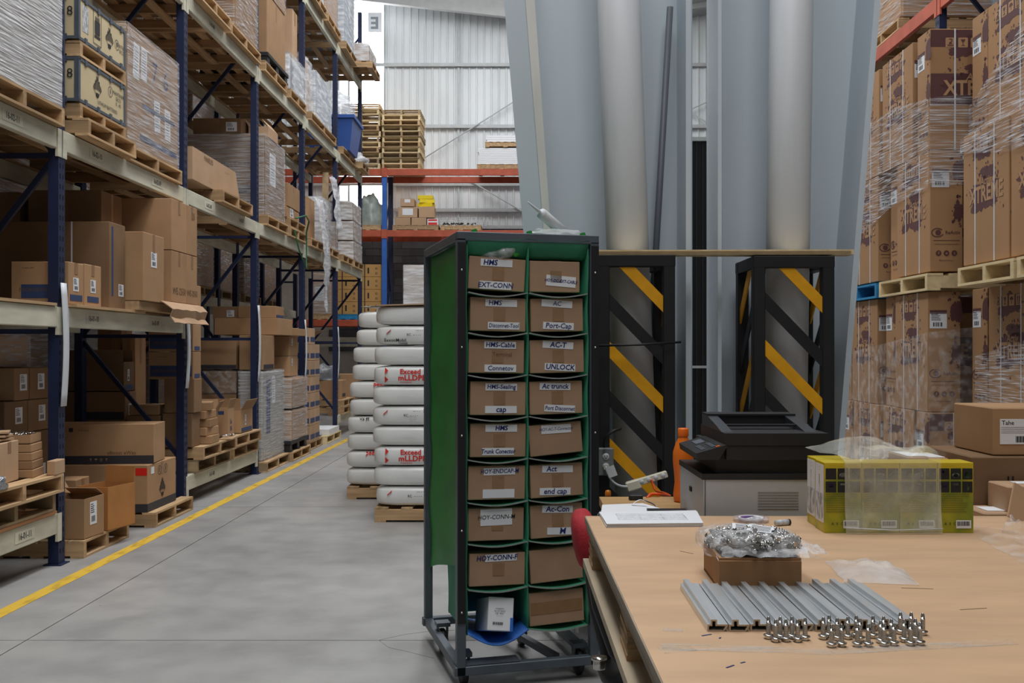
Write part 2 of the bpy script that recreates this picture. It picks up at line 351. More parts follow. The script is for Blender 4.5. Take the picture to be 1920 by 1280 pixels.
def carton(label, dim, loc, rz=0, m=None, tape='FR', marks=(), name='cardboard_box', group=None, cat='box', rot=None, bev=.004):
    sx, sy, sz = dim; m = m or CB
    b = ob(name, boxmesh(sx, sy, sz, m, bev), None, loc, rot or (0, 0, rz)); tag(b, label, cat, group)
    if tape:
        decal(b, dim, 'T', 0, .5, .06, sy*.99, TAPE, 'packing_tape')
        for f in tape:
            if f in 'FRLB': decal(b, dim, f, 0, 1-.14, .05, sz*.27, TAPE, 'packing_tape')
    marks_on(b, dim, marks); return b
def open_carton(label, dim, loc, rz=0, m=None, flaps=(70, 35, 100, 60), marks=(), group=None, inside=None):
    """carton without its lid: four walls and a bottom, four flaps folded out by the given angles (F, R, B, L)"""
    sx, sy, sz = dim; m = m or CB; t = .006; b = MB()
    b.box((0, 0, t/2), (sx, sy, t)); b.box((0, -sy/2+t/2, sz/2), (sx, t, sz)); b.box((0, sy/2-t/2, sz/2), (sx, t, sz)); b.box((-sx/2+t/2, 0, sz/2), (t, sy-2*t, sz)); b.box((sx/2-t/2, 0, sz/2), (t, sy-2*t, sz))
    o = b.build('open_carton', m, None, loc, (0, 0, rz)); tag(o, label, 'box', group); fl = min(sx, sy)*.46
    for f, a in zip('FRBL', flaps):
        if a is None: continue
        w_ = sx if f in 'FB' else sy; g = MB().box((0, fl/2, 0), (w_*.97, fl, .005)); me = g.mesh('flap', m)
        c = {'F': ((0, -sy/2+.003, sz), 180), 'B': ((0, sy/2-.003, sz), 0), 'R': ((sx/2-.003, 0, sz), -90), 'L': ((-sx/2+.003, 0, sz), 90)}[f]
        mt = Euler((0, 0, R(c[1]))).to_matrix() @ Euler((R(a), 0, 0)).to_matrix()
        ob('flap', me, o, c[0], mt.to_euler())
    marks_on(o, dim, marks); return o
def wrapped(label, dim, loc, m=None, fm=None, rz=0, marks=(), name='wrapped_load', group=None, grow=.012):
    """a palletised load under stretch film: the goods, and the film as a part"""
    sx, sy, sz = dim
    o = ob(name, boxmesh(sx, sy, sz, m or CB, .02), None, loc, (0, 0, rz)); tag(o, label, 'load', group)
    marks_on(o, dim, marks)
    g = MB(); nn = 10
    def sh(a, b, f):
        q = grow*(.5+.5*noise.noise((a*7+loc[0], b*9+loc[1], f*3.3)))
        return q
    hx_, hy = sx/2+.004, sy/2+.004; zt = sz+.006; zq = .004
    g.grid(lambda i, j: (hx_+sh(i, j, 1), -hy+2*hy*i, zq+(zt-zq)*j), nn, nn); g.grid(lambda i, j: (-hx_+2*hx_*i, -hy-sh(i, j, 2), zq+(zt-zq)*j), nn, nn)
    g.grid(lambda i, j: (-hx_-sh(i, j, 3), -hy+2*hy*i, zq+(zt-zq)*j), 4, 4); g.grid(lambda i, j: (-hx_+2*hx_*i, hy+sh(i, j, 4), zq+(zt-zq)*j), 4, 4)
    g.grid(lambda i, j: (-hx_+2*hx_*i, -hy+2*hy*j, zt+sh(i, j, 5)), 6, 6)
    g.build('stretch_film', fm or FILM, o); return o
PAL = {}
def pallet(label, lx, ly, x, y, z, m=None, group=None, h=.13, rz=0, name='wooden_pallet', cat='pallet', along=None, joined=False, color=None):
    """stringers run along x, deck boards along y; every board is a part"""
    wa, wb = (color, color) if color else (m or WOODX, along or WOODY)
    if joined:
        k = (round(lx, 2), round(ly, 2), wb.name)
        if k not in PAL:
            b = MB()
            for i in range(3): b.box((0, (i-1)*(ly/2-.03), h/2), (lx, .05, h-.036))
            for i in range(6): b.box((-lx/2+.05+i*(lx-.1)/5, 0, h-.009), (.1, ly, .018))
            for i in range(3): b.box((-lx/2+.05+i*(lx-.1)/2, 0, .009), (.1, ly, .018))
            PAL[k] = b.mesh('pallet', wb)
        return tag(ob(name, PAL[k], None, (x, y, z), (0, 0, rz)), label, cat, group)
    t = thing(name, label, cat, (x, y, z), rz, group)
    for i in range(3): ob('stringer', boxmesh(lx, .045, h-.036, wa), t, (0, (i-1)*(ly/2-.024), .018))
    n = 6
    for i in range(n): ob('deck_board', boxmesh(.1 if i not in (0, n-1) else .12, ly, .018, wb), t, (-lx/2+.06+i*(lx-.12)/(n-1), random.uniform(-.004, .004), h-.018))
    for i in range(3): ob('bottom_board', boxmesh(.1, ly, .018, wb), t, (-lx/2+.05+i*(lx-.1)/2, 0, 0))
    return t
def spread_x(xf, w): return xf-w/2   # centre of something of width w whose aisle face is at xf (left side)
def al(xn, xf, Xf): return F*abs(Xf)/abs(CX-xn), F*abs(Xf)/abs(CX-xf)   # near and far depth of an aisle face
def abox(label, xn, xf, yt, zb, w=.45, Xf=-3.36, fn=carton, **k):
    """a carton on the left whose aisle face spans photo columns xn..xf and whose near top edge is at row yt"""
    Yn, Yf = al(xn, xf, Xf); zt = wz(yt, Yn)
    return fn(label, (w, Yf-Yn-.006, zt-zb), (Xf-w/2, (Yn+Yf)/2, zb), **k)
# ---------------------------------------------------------------- the hall
fl = struct(MB().box((1, 12.5, -.06), (26, 33, .1)).build('floor', MORTAR))
fl.data.materials[0] = mat('joint_dark', '#4c4b49', .9, var=0)
xs = [-11.7, -7.17, -2.67, 1.83, 6.33, 10.83, 14]; ys = [-4, .81, 5.31, 9.81, 14.31, 18.81, 23.31, 29]
for i in range(len(xs)-1):
    for j in range(len(ys)-1):
        ob('floor_slab', boxmesh(xs[i+1]-xs[i]-.008, ys[j+1]-ys[j]-.008, .01, FLOORM), fl, ((xs[i]+xs[i+1])/2, (ys[j]+ys[j+1])/2, -.01))
b = MB(); n = 60
b.grid(lambda i, j: (-3.14+.1*j+.004*noise.noise((i*90, j*3, 0)), 1+23*i, .0015), n, 1); b.build('painted_line', LINEY, fl)
CRK = mat('crack_grey', '#666563', .9, var=0)
for pts in ([(-.79, 5.31), (-.72, 5.18), (-.6, 5.1), (-.47, 5.0)], [(-.79, 5.31), (-.66, 5.42), (-.55, 5.47), (-.4, 5.5)]):
    MB().tube([(x, y, .0005) for x, y in pts], .0007, 4).build('crack', CRK, fl)
# back wall: dark block base, ribbed cladding above, translucent strip
YW = 27.0
wb = struct(MB().box((1, YW+.25, 2.45), (26, .2, 4.9)).build('wall_back', MORTAR))
bw, bh = .4, .2
me = boxmesh(bw-.012, .06, bh-.012, BRICK)
zs = 4.9-bh
rows = 0
for r in range(17):
    for c in range(13):
        x = -5.2+c*bw+(bw/2 if r % 2 else 0); ob('block', me, wb, (x, YW+.14+random.uniform(-.003, .003), zs-r*bh))
for c in range(16):   # the rest of the top courses, right of the shelves
    for r in range(2): ob('block', me, wb, (.0+c*bw+(bw/2 if r % 2 else 0), YW+.14, zs-r*bh))
def cladding(x0, x1, z0, z1):
    b = MB(); p = .2; n = int((x1-x0)/p); P = []
    for i in range(n):
        x = x0+i*p
        P += [(x, .0), (x+.07, .0), (x+.085, -.035), (x+.115, -.035), (x+.13, .0)]
    vs = [(x, YW+d, z0) for x, d in P]+[(x, YW+d, z1) for x, d in P]; k = len(P)
    b.add(vs, [(i, i+1, k+i+1, k+i) for i in range(k-1)]); return b
WX0, WX1 = -4.82, -3.86
o = cladding(-12, WX0, 4.9, 11.6).build('cladding_sheet', WALLC, wb)
o = cladding(WX1, 14, 4.9, 11.6).build('cladding_sheet', WALLC, wb)
win = struct(MB().box(((WX0+WX1)/2, YW+.02, 8.0), (WX1-WX0, .03, 6.2)).build('window_1', WIN))
for x in (WX0, WX1): MB().box((x, YW-.02, 8.0), (.05, .06, 6.2)).build('window_frame', GIRT, win)
for z in (4.86, 5.32, 6.02, 7.58, 9.24):
    b = MB().box((1, YW-.1, z), (26, .12, .07)).box((1, YW-.15, z-.03), (26, .015, .05)); b.build('girt', GIRT, wb)
for a, c in (((-3.4, 6.3), (1.2, 9.2)), ((-1.55, 6.1), (2.2, 3.9)), ((2.6, 7.2), (7.5, 9.4)), ((4.2, 8.05), (5.6, 7.2)), ((4.3, 5.9), (5.6, 6.6))):
    MB().tube([(a[0], YW-.2, a[1]), (c[0], YW-.2, c[1])], .018, 6).build('cross_brace', GIRT, wb)
for x in (-1.85, 6.6): MB().box((x, YW-.06, 8), (.05, .03, 6.4)).build('sheet_lap', GIRT, wb)
sg = thing('aisle_letter_sign', 'pale hanging aisle letter sign against the bright translucent strip', 'sign', (wx(703, 25.5), 25.5, wz(42, 25.5)))
MB().box((0, 0, 0), (.36, .02, .5)).build('board', mat('sign_board', '#cfd4da', .5, var=0), sg)
letter(sg, (.36, .02, 0), 'F', 0, 0, 'E', .42, mat('sign_letter', '#7d858e', .6, var=0), bold=.03).rotation_euler = (R(90), R(180), 0)
sg.children[1].location = (0, -.013, 0)
for x in (-.12, .12): MB().tube([(x, 0, .25), (x, 0, 1.9)], .004, 5).build('hanger', GIRT, sg)
# roof over the far end, with its rafter
cl = MB(); cl.prism([(-12, 12.6), (3.6, 10.4), (14, 12.2), (14, 12.3), (3.6, 10.5), (-12, 12.7)], 21, 28); ceil = struct(cl.build('ceiling', ROOF))
for x0_, x1_, y0_, y1_ in ((-12, -3.0, -4, 21.2), (4.2, 14, -4, 21.2), (-3.0, 4.2, -4, 1.6)): ob('roof_panel', boxmesh(x1_-x0_, y1_-y0_, .08, ROOF), ceil, ((x0_+x1_)/2, (y0_+y1_)/2, 11.62))  # unseen roof slabs, added to narrow the overhead light to a central strip
ra = MB(); ra.prism([(wx(500, 26), wz(-20, 26)), (wx(677, 26), wz(4, 26)), (wx(944, 26), wz(34, 26)), (wx(1130, 26), wz(45, 26)), (wx(1310, 26), wz(18, 26)), (8, wz(-10, 26)), (8, wz(-60, 26)), (wx(1130, 26), wz(-6, 26)), (wx(500, 26), wz(-75, 26))], 25.85, 26.0)
struct(ra.build('trim_1', ROOF))
struct(MB().box((-12, 12, 5.8), (.2, 32, 11.6)).build('wall_left', CONC)); struct(MB().box((14, 12, 5.8), (.2, 32, 11.6)).build('wall_right', CONC)); struct(MB().box((1, -4, 5.8), (26, .2, 11.6)).build('wall_front', CONC))
# ---------------------------------------------------------------- racking
PY = [4.58+2.615*i for i in range(7)]     # uprights along the left row
XF = -3.36
LV = {0: .38, 1: 1.86, 2: 3.14, 3: 5.08, 4: 6.98}
def rack(label, xf, depth, side, ys, ztop, beams, upm=NAVY, bm=BEAM, name='pallet_rack', strips=(), codes={}, holes=True, brm=None, deck=True):
    """side: +1 when the aisle lies towards +x. beams: (bay, top height)"""
    t = thing(name, label, 'rack', (xf, ys[0], 0)); X0 = -side*.04; X1 = -side*(depth-.04); yo = ys[0]
    um = boxmesh(.075, .1, ztop, upm)
    hb = MB()
    if holes:
        for k in range(int(ztop/.075)-2):
            for d in (-.022, .022): hb.box((side*.0385, d, .1+k*.075), (.002, .011, .034))
        hm = hb.mesh('slots', NAVYD)
    for y in ys:
        for x in (X0, X1):
            u = ob('upright', um, t, (x, y-yo, 0))
            if holes and x == X0 and y > 6: ob('slots', hm, u)['kind'] = 'stuff'
            ob('foot_plate', boxmesh(.13, .14, .008, upm), u)
        z = .46; fl_ = 0; zz = [.46, 1.66, 2.95, 4.2, 5.45, 6.7, 7.9]
        for k in range(len(zz)-1):
            if zz[k+1] > ztop: break
            a, c = (X0, X1) if k % 2 == 0 else (X1, X0)
            MB().bar((a, y-yo, zz[k]), (c, y-yo, zz[k+1]), .04, .03, (0, 1, 0)).build('diagonal_brace', brm or upm, t)
        for z in (1.68, 2.95, 5.45):
            if z < ztop: MB().bar((X0, y-yo, z), (X1, y-yo, z), .04, .035).build('cross_tie', brm or upm, t)
    for bay, z in beams:
        y0, y1 = ys[bay], ys[bay+1]; L_ = y1-y0-.105
        for x in (X0+side*.012, X1):
            be = ob('beam', boxmesh(.05, L_, .15, bm, .006), t, (x, (y0+y1)/2-yo, z-.15))
            if x != X1:
                for s in (-1, 1):
                    cn = ob('connector', boxmesh(.02, .06, .2, bm), be, (side*.022, s*(L_/2+.012), -.055))
                if (bay, z) in codes:
                    for k, (cd, off) in enumerate(codes[(bay, z)]):
                        q = MB().box((0, 0, 0), (.26, .075, .0016)); q.build('code_plate', PAPER if False else bm, be, (side*.0265, off, .075), FR['R' if side > 0 else 'L'])
                        ob('location_code', textmesh(cd, .062, BLK, .012, .8), be, (side*.0285, off, .075), FR['R' if side > 0 else 'L'])
    for y, z0, z1 in strips:
        b = MB(); b.grid(lambda i, j: (side*(.012+.02*math.sin(math.pi*(1-j))+.005), (i-.5)*.085, z0+(z1-z0)*j), 2, 10); 
        st = b.build('label_strip', WHITEP, t, (X0+side*.037, y-yo, 0)); 
        m_ = st.modifiers.new('t', 'SOLIDIFY'); m_.thickness = .006
    return t
beams = [(0, LV[0]), (2, .30), (5, LV[0]), (0, LV[1]), (1, LV[1])]+[(b_, LV[k]) for k in (2, 3, 4) for b_ in range(6)]
codes = {(0, LV[2]): [('16-02-11', .62)], (1, LV[2]): [('16-02-10', -.72), ('16-02-09', .55)], (2, LV[2]): [('16-02-08', -.6), ('16-02-07', .6)], (0, LV[0]): [('16-01-11', .78)], (1, LV[1]): [('16-01-10', -.78), ('16-01-09', .5)], (2, .30): [('16-01-08', .0-.5)], (2, LV[3]): [('16-03-08', -.5)]}
lr = rack('dark blue pallet rack with cream beams along the left of the aisle', XF, 1.08, 1, PY, 8.4, beams, strips=[(PY[1], 1.14, 2.03), (PY[2], 1.17, 1.98), (PY[3], 1.15, 2.1), (PY[4], 1.1, 2.0), (PY[5], 1.05, 1.95)], codes=codes, name='pallet_rack')
rack('second blue rack row standing back to back behind the left rack', -4.78, 1.08, -1, [y+.4 for y in PY], 7, [(b_, z) for b_ in range(6) for z in (2.2, 3.0, 5.0)], holes=False) if False else None
br = rack('second blue rack row behind the left rack, facing the next aisle', -5.86, 1.08, -1, [y+.45 for y in PY], 6.4, [(b_, z) for b_ in range(6) for z in (2.35, 4.7)], holes=False)
# back orange rack (runs across the hall)
def cross_rack(label, x0, xs_, y, depth, levels, ztop):
    t = thing('steel_rack', label, 'rack', (x0, y, 0))
    for x in xs_:
        for d, m in ((0, BLUEP), (depth, NAVY)):
            u = ob('upright', boxmesh(.12, .08, ztop, m), t, (x-x0, d, 0))
            if d == 0:
                for z in levels: ob('beam_end_plate', boxmesh(.14, .02, .22, ORANGE), u, (0, -.045, z-.2))
        for k in range(4): MB().bar((x-x0, 0 if k % 2 else depth, .4+k*1.3), (x-x0, depth if k % 2 else 0, 1.7+k*1.3), .03, .03).build('diagonal_brace', NAVY, t)
    for i in range(len(xs_)-1):
        for z in levels:
            for d in (0, depth): ob('beam', boxmesh(xs_[i+1]-xs_[i]-.13, .05, .16, ORANGE, .006), t, ((xs_[i]+xs_[i+1])/2-x0, d, z-.16))
    return t
YB = 24.4
xp = wx(721, YB)
cross_rack('orange beamed rack with bright blue posts across the far end of the aisle', xp, [xp-3.2, xp, xp+3.6, xp+7.2], YB, 1.1, [2.28, 4.47, 5.97], 5.96)
# right orange rack
rr_ys = [3.9, 6.9, 10.0, 12.9]
rrk = rack('orange beamed blue rack high behind the tall brown cartons', 4.12, 1.1, -1, rr_ys, 8.0, [(b_, z) for b_ in range(3) for z in (5.1, 7.2)], upm=NAVY, bm=ORANGE, holes=True)
# ---------------------------------------------------------------- left rack: upper levels
def ord_(i): return ['first', 'second', 'third', 'fourth', 'fifth', 'sixth', 'seventh', 'eighth', 'ninth', 'tenth', 'eleventh', 'twelfth', 'thirteenth', 'fourteenth'][i]
G_P = 'pallets on the left rack'
L2, L3, L4 = LV[2]+.002, LV[3]+.002, LV[4]+.002; PH = .132
def lp(label, y0, y1, z, xf=-3.31, lx=1.15, **k): return pallet(label, lx, y1-y0, xf-lx/2, (y0+y1)/2, z, group=k.pop('group', G_P), **k)
# bay at the photo's left edge
lp('pallet under the film-wrapped load at the upper left edge', 6.0, 7.13, L2, -3.31)
wrapped('huge film-wrapped brown load with a note, upper left edge', (1.1, 1.1, 1.32), (-3.88, 6.56, L2+PH), mat('load_greybrown', '#a79b8f', .6, var=.06), FILMH, marks=[('sheet', 'R', .02, .79, .2, .24, .04)])
# wooden crates
lp('reddish bottom pallet under the two plywood crates', 7.4, 8.31, L2, -3.26, 1.1)
def crate(label, z, marks):
    sy = .86; c = tag(ob('plywood_crate', boxmesh(1.0, sy, .32, CREAM), None, (-3.84, 7.84, z)), label, 'crate', 'plywood crates')
    d = (1.0, sy, .32)
    for f, wd in (('R', sy), ('F', 1.0)):
        for v in (.02, .98): decal(c, d, f, 0, v, wd+.02, .022, STEELG, 'steel_edge', t=.006)
        for u in (-.49, .49): decal(c, d, f, u, .5, .035, .32, STEELG, 'steel_edge', t=.006)
        for u in (-.36, -.1, .16, .4):
            for v in (.03, .97): decal(c, d, f, u, v, .035, .045, STEELG, 'clip', t=.01)
    decal(c, d, 'T', 0, .02, 1.02, .03, STEELG, 'steel_edge', t=.006)
    letter(c, d, 'F', .44, .62, '8', .1, BLK, lift=.008)
    for q in marks: q(c, d)
    return c
def tree_mark(u, v):
    def f(c, d):
        g = MB()
        for i in range(6): g.box(((i-2.5)*.022, .03-.018*abs(i-2.5), 0), (.011, .12-.03*abs(i-2.5), .0006))
        g.box((0, -.07, 0), (.05, .03, .0006)); ob('hazard_mark', g.mesh('hazard_mark', BLK), c, face(d, 'R', u, v, .003), FR['R'])
        h = MB(); 
        for a in range(4): h.bar((.075*math.cos(R(90*a)), .075*math.sin(R(90*a))-.02, 0), (.075*math.cos(R(90*a+90)), .075*math.sin(R(90*a+90))-.02, 0), .004, .0006)
        ob('hazard_outline', h.mesh('hazard_outline', BLK), c, face(d, 'R', u, v, .003), FR['R'])
    return f
def lines(u, v, s): return lambda c, d: letter(c, d, 'R', u, v, s, .042, BLK)
def ring(u, v):
    def f(c, d):
        g = MB(); 
        for a in range(16): g.bar((.04*math.cos(a*.393), .04*math.sin(a*.393), 0), (.04*math.cos((a+1)*.393), .04*math.sin((a+1)*.393), 0), .004, .0006)
        g.box((0, 0, 0), (.008, .04, .0006)); ob('ring_mark', g.mesh('ring_mark', BLK), c, face(d, 'R', u, v, .003), FR['R'])
    return f
def blockprint(u, v):
    def f(c, d):
        g = MB(); g.box((0, 0, 0), (.09, .1, .0006))
        for i in range(4): g.box((-.03+.02*i, .065, 0), (.01, .04, .0006))
        g.box((0, -.07, 0), (.1, .02, .0006))
        for s in (-1, 1): g.box((s*.07, 0, 0), (.005, .26, .0006)); g.box((0, s*.13, 0), (.14, .005, .0006))
        ob('box_print', g.mesh('box_print', BLK), c, face(d, 'R', u, v, .003), FR['R'])
    return f
z0 = L2+PH
lp('pale pallet between the bottom pallet and the lower plywood crate', 7.42, 8.27, z0, -3.33, 1.0, h=.115)
crate('lower plywood crate with grey steel edges, one hazard print', z0+.130, [tree_mark(-.12, .6), ring(.16, .66), lines(.34, .56, 'MANTENER\nSECO\n0 - 45'), lines(.1, .22, 'LITHIUM BATTERIES')])
lp('pale pallet between the lower and upper plywood crates', 7.42, 8.27, z0+.464, -3.33, 1.0, h=.115)
crate('upper plywood crate with grey steel edges and boxed umbrella print', z0+.594, [blockprint(-.12, .55), tree_mark(.14, .55), ring(.31, .5), lines(.42, .45, 'MANTENER\nSECO'), lambda c, d: decal(c, d, 'R', -.36, .55, .1, .2, PAPERD, 'document_sheet')])
lp('pallet under the tall grey film-wrapped crate with four papers', 8.36, 9.62, L2, -3.33)
wrapped('tall film-wrapped carton with four white papers beside the crates', (1.05, 1.24, 1.02), (-3.885, 8.97, L2+PH), CB, FILM, marks=[('sheet', 'R', -.33, .74, .13, .3, -.06), ('sheet', 'R', -.19, .76, .13, .28, -.03), ('sheet', 'R', .06, .38, .14, .28, .05), ('sheet', 'R', .27, .36, .14, .28, .02), ('text', 'R', .12, .74, '7  6', .26, INK), ('band', 'R', .1, .4, .8, .04, BAND), ('band', 'R', .1, .12, .9, .05, BAND)])
# third bay: long tan carton with a slanted end
b = MB(); b.prism([(-.86, 0), (.82, 0), (.62, .33), (-.86, .33)], -.3, .3, 'yz'); o = b.build('long_carton', CBL, None, (-3.68, 10.92, L2+PH)); tag(o, 'long tan carton with a slanted right end on the middle beam', 'box')
d = (.6, 1.6, .33); letter(o, d, 'R', -.22, .84, 'PANELES', .075, BROWNP); letter(o, d, 'R', .18, .8, '- - - - -', .06, BROWNP); letter(o, d, 'R', -.2, .17, '-- --- -- ----', .03, BROWNP)
lp('pallet under the long tan slanted carton', 10.72, 11.88, L2, -3.27)
lp('pallet hidden behind the long tan carton near the second post', 10.02, 10.66, L2, -3.8, .6)
# fourth bay
lp('pallet under the film-wrapped inverter carton', 12.72, 13.84, L2)
wrapped('film-wrapped brown carton printed about inverters, behind the slanted carton', (1.06, 1.06, 1.04), (-3.9, 13.3, L2+PH), CBD, FILM, marks=[('text', 'F', -.18, .62, 'CONNECTED PV INVERTER', .1, BLK), ('band', 'F', .1, .32, .7, .1, BANDK), ('sheet', 'R', -.1, .62, .3, .42)])
z = L2+PH+1.06
carton('flat dark carton with a white label on top of the wrapped inverter load', (.62, .7, .2), (-4.0, 13.2, z), m=CBD, marks=[('slip', 'F', .3, .45, .14, .12)])
open_carton('small open carton with raised flaps on the wrapped inverter load', (.26, .5, .14), (-3.52, 13.3, z), m=CBL, flaps=(None, 130, None, 60))
lp('lower of two stacked pallets with green strapping on the middle beam', 13.95, 14.96, L2)
lp('upper of two stacked pallets with green strapping on the middle beam', 13.95, 14.95, L2+PH, -3.32)
abox('brown carton with a white label on the doubled pallets', 537, 561, 386, L2+2*PH, .5, marks=[('slip', 'F', .2, .6, .16, .16), ('slip', 'R', -.1, .6, .2, .12)])
abox('upper brown carton on the doubled pallets beyond the wrapped load', 540, 562, 342, wz(386, 14.0)+.004, .45)
MB().tube([(-3.3, 14.2, 3.42), (-3.22, 14.5, 3.5), (-3.25, 14.85, 3.46), (-3.3, 14.9, 3.3), (-3.31, 14.95, 3.0), (-3.28, 14.8, 2.75), (-3.3, 14.4, 3.0), (-3.32, 14.2, 3.26)], .012, 6).build('green_strapping', mat('strap_green', '#2c6a48', .4, var=0)); tag(bpy.data.objects['green_strapping'], 'loop of loose green strapping hanging from the doubled pallets', 'strap')
# fifth bay
lp('pallet under the small brown carton on the middle beam past the fourth post', 15.28, 16.3, L2)
carton('brown carton with a dark round mark behind the torn white film', (.6, .62, .66), (-3.72, 15.72, L2+PH), marks=[('band', 'F', .3, .4, .22, .22, BANDK)])
lp('pallet under the white wrapped cartons on the middle beam', 16.4, 17.55, L2)
wrapped('white film-wrapped cartons with a paper on the middle beam, fifth bay', (.9, .8, .8), (-3.85, 16.85, L2+PH), mat('carton_white', '#c9c9cc', .6, var=.05), FILMW, marks=[('band', 'F', .1, .5, .9, .02, BANDK), ('sheet', 'F', .2, .3, .2, .2)])
wrapped('small white wrapped parcel beside the wooden pole', (.5, .17, .5), (-3.6, 17.475, L2+PH), CBL, FILMW)
o = MB().bar((0, 0, 0), (.02, 0, 1.35), .1, .05).build('wooden_pole', WOODG, None, (-3.52, 17.31, L2+PH)); tag(o, 'upright wooden plank standing between the white wrapped cartons', 'plank')
def rag(name, label, cat, pts, wd, m, amp=.05, n=14):
    """hanging, crumpled sheet swept along a path"""
    P = [Vector(p) for p in pts]; b = MB()
    def f(i, j):
        t = i*(len(P)-1); k = min(int(t), len(P)-2); q = P[k].lerp(P[k+1], t-k)
        e = noise.noise((q.x*5, q.y*5+j*4, q.z*5))*amp
        return q+Vector((e+.03, (j-.5)*wd*(1-.35*abs(noise.noise((i*4, 3, j)))), e*.6))
    b.grid(f, n, 6); o = b.build(name, m); tag(o, label, cat); md = o.modifiers.new('t', 'SOLIDIFY'); md.thickness = .004; return o
rag('torn_film', 'torn white film hanging over the middle beam past the fourth post', 'film', [(-3.34, 15.8, 3.95), (-3.3, 15.85, 3.75), (-3.26, 15.95, 3.4), (-3.25, 16.0, 3.1), (-3.26, 16.05, 2.6)], .5, FILMW)
rag('torn_film', 'long thin white film tail hanging below the middle beam', 'film', [(-3.335, 16.4, 3.3), (-3.33, 16.38, 2.7), (-3.33, 16.38, 2.25), (-3.33, 16.4, 2.15)], .12, FILMW)
rag('torn_film', 'torn film draped on the wooden pole', 'film', [(-3.36, 17.2, 4.5), (-3.3, 17.2, 4.2), (-3.28, 17.15, 3.8), (-3.27, 17.2, 3.6)], .5, FILMW)
lp('small pallet next to the last post on the middle beam', 17.95, 19.0, L2)
lp('last pallet on the middle beam at the rack end', 19.12, 20.2, L2)
for k in range(3): wrapped('%s tan film-wrapped carton of the stack at the rack end' % ['bottom', 'middle', 'top'][k], (.42+.02*k, .95, .36), (-3.56-.02*k, 19.71, L2+PH+k*.388), mat('carton_grey_tan_%s' % 'abc'[k], '#a9957f', .7, var=.06), FILMW, name='wrapped_carton')
# ---- third level
lp('pallet overhead in the second bay, left of the blue post', 7.4, 8.5, L3); lp('pallet overhead in the second bay, near the second post', 8.6, 9.75, L3)
wrapped('film-wrapped load overhead in the second bay, above the crates', (1, 1.0, 1.1), (-3.9, 7.95, L3+PH), CB, FILM); wrapped('film-wrapped load overhead in the second bay, above the tall papered carton', (1, 1.0, 1.1), (-3.9, 9.2, L3+PH), CB, FILM)
lp('pallet overhead in the bay left of the first edge post', 6.0, 7.1, L3)
lp('nearer pallet on the high beam of the third bay', 10.02, 11.04, L3, -3.28)
wrapped('film-wrapped load set back on the nearer high pallet of the third bay', (.9, .8, 1.1), (-4.0, 10.6, L3+PH), CBD, FILM)
lp('farther pallet on the high beam of the third bay', 11.12, 12.35, L3, -3.3)
wrapped('film-wrapped tall load on the high beam of the third bay, glossy right face', (1.05, .95, 1.3), (-3.86, 11.84, L3+PH), CBD, FILMD)
lp('wooden pallet under the black plastic pallet on the high beam', 12.6, 13.75, L3)
def plastic_pallet(label, lx, ly, x, y, z):
    t = thing('plastic_pallet', label, 'pallet', (x, y, z), 0); ob('deck', boxmesh(lx, ly, .05, BLKM, .005), t, (0, 0, .1))
    for i in range(3):
        for j in range(3): ob('foot', boxmesh(.13, .13, .1, BLKM, .004), t, ((i-1)*(lx/2-.08), (j-1)*(ly/2-.08), 0))
    for j in range(3): ob('runner', boxmesh(lx, .1, .02, BLKM), t, (0, (j-1)*(ly/2-.08), 0))
plastic_pallet('black plastic pallet under the tall brown carton on the high beam', 1.05, 1.1, -3.84, 13.3, L3+PH)
z = L3+PH+.15
carton('tall brown carton with an umbrella mark on the black plastic pallet', (1.0, .98, .8), (-3.86, 13.35, z), m=CB, marks=[('text', 'F', .26, .3, 'W', .16, BLK)])
wrapped('film-wrapped top carton above the umbrella-marked carton', (1.0, .98, .6), (-3.86, 13.35, z+.805), CB, FILMD)
lp('pallet under the white crumpled film bundle on the high beam', 13.95, 14.96, L3)
wrapped('white crumpled film bundle on the high beam, fourth bay', (.9, .85, .5), (-3.8, 14.5, L3+PH), mat('goods_pale', '#b4b7bd', .5, var=.1), FILMW, grow=.07)
carton('narrow carton standing behind the white film bundle', (.3, .3, .75), (-3.6, 14.8, L3+PH+.6), m=CBL)
lp('pallet under the bluish panel pack on the high beam', 15.3, 17.3, L3)
wrapped('bluish upright panel pack with a yellow sticker on the high beam', (.3, 1.25, .78), (-3.52, 16.5, L3+PH), mat('panel_pack', '#aab1bd', .5, var=.08), FILMW, marks=[('band', 'F', .1, .32, .12, .12, mat('sticker_yellow', '#e6d21e', .5, var=0))])
wrapped('white film-covered heap in front of the bluish panel pack', (.5, .6, .85), (-3.7, 15.5, L3+PH), CBL, FILMW, grow=.08)
lp('pallet under the blue bin on the high beam', 17.95, 19.3, L3)
b = MB()
for i, (q, z_) in enumerate(((0.42, 0), (.5, .62))):
    pass
b.add([(-.42, -.4, 0), (.42, -.4, 0), (.42, .4, 0), (-.42, .4, 0), (-.5, -.5, .62), (.5, -.5, .62), (.5, .5, .62), (-.5, .5, .62), (-.47, -.47, .62), (.47, -.47, .62), (.47, .47, .62), (-.47, .47, .62), (-.4, -.38, .02), (.4, -.38, .02), (.4, .38, .02), (-.4, .38, .02)],
      [(0, 3, 2, 1), (0, 1, 5, 4), (1, 2, 6, 5), (2, 3, 7, 6), (3, 0, 4, 7), (4, 5, 9, 8), (5, 6, 10, 9), (6, 7, 11, 10), (7, 4, 8, 11), (8, 9, 13, 12), (9, 10, 14, 13), (10, 11, 15, 14), (11, 8, 12, 15), (12, 13, 14, 15)])
o = b.build('blue_bin', mat('bin_blue', '#34579f', .45, var=.06), None, (-3.68, 18.7, L3+PH)); tag(o, 'blue plastic bin filled with film on the high beam', 'bin')
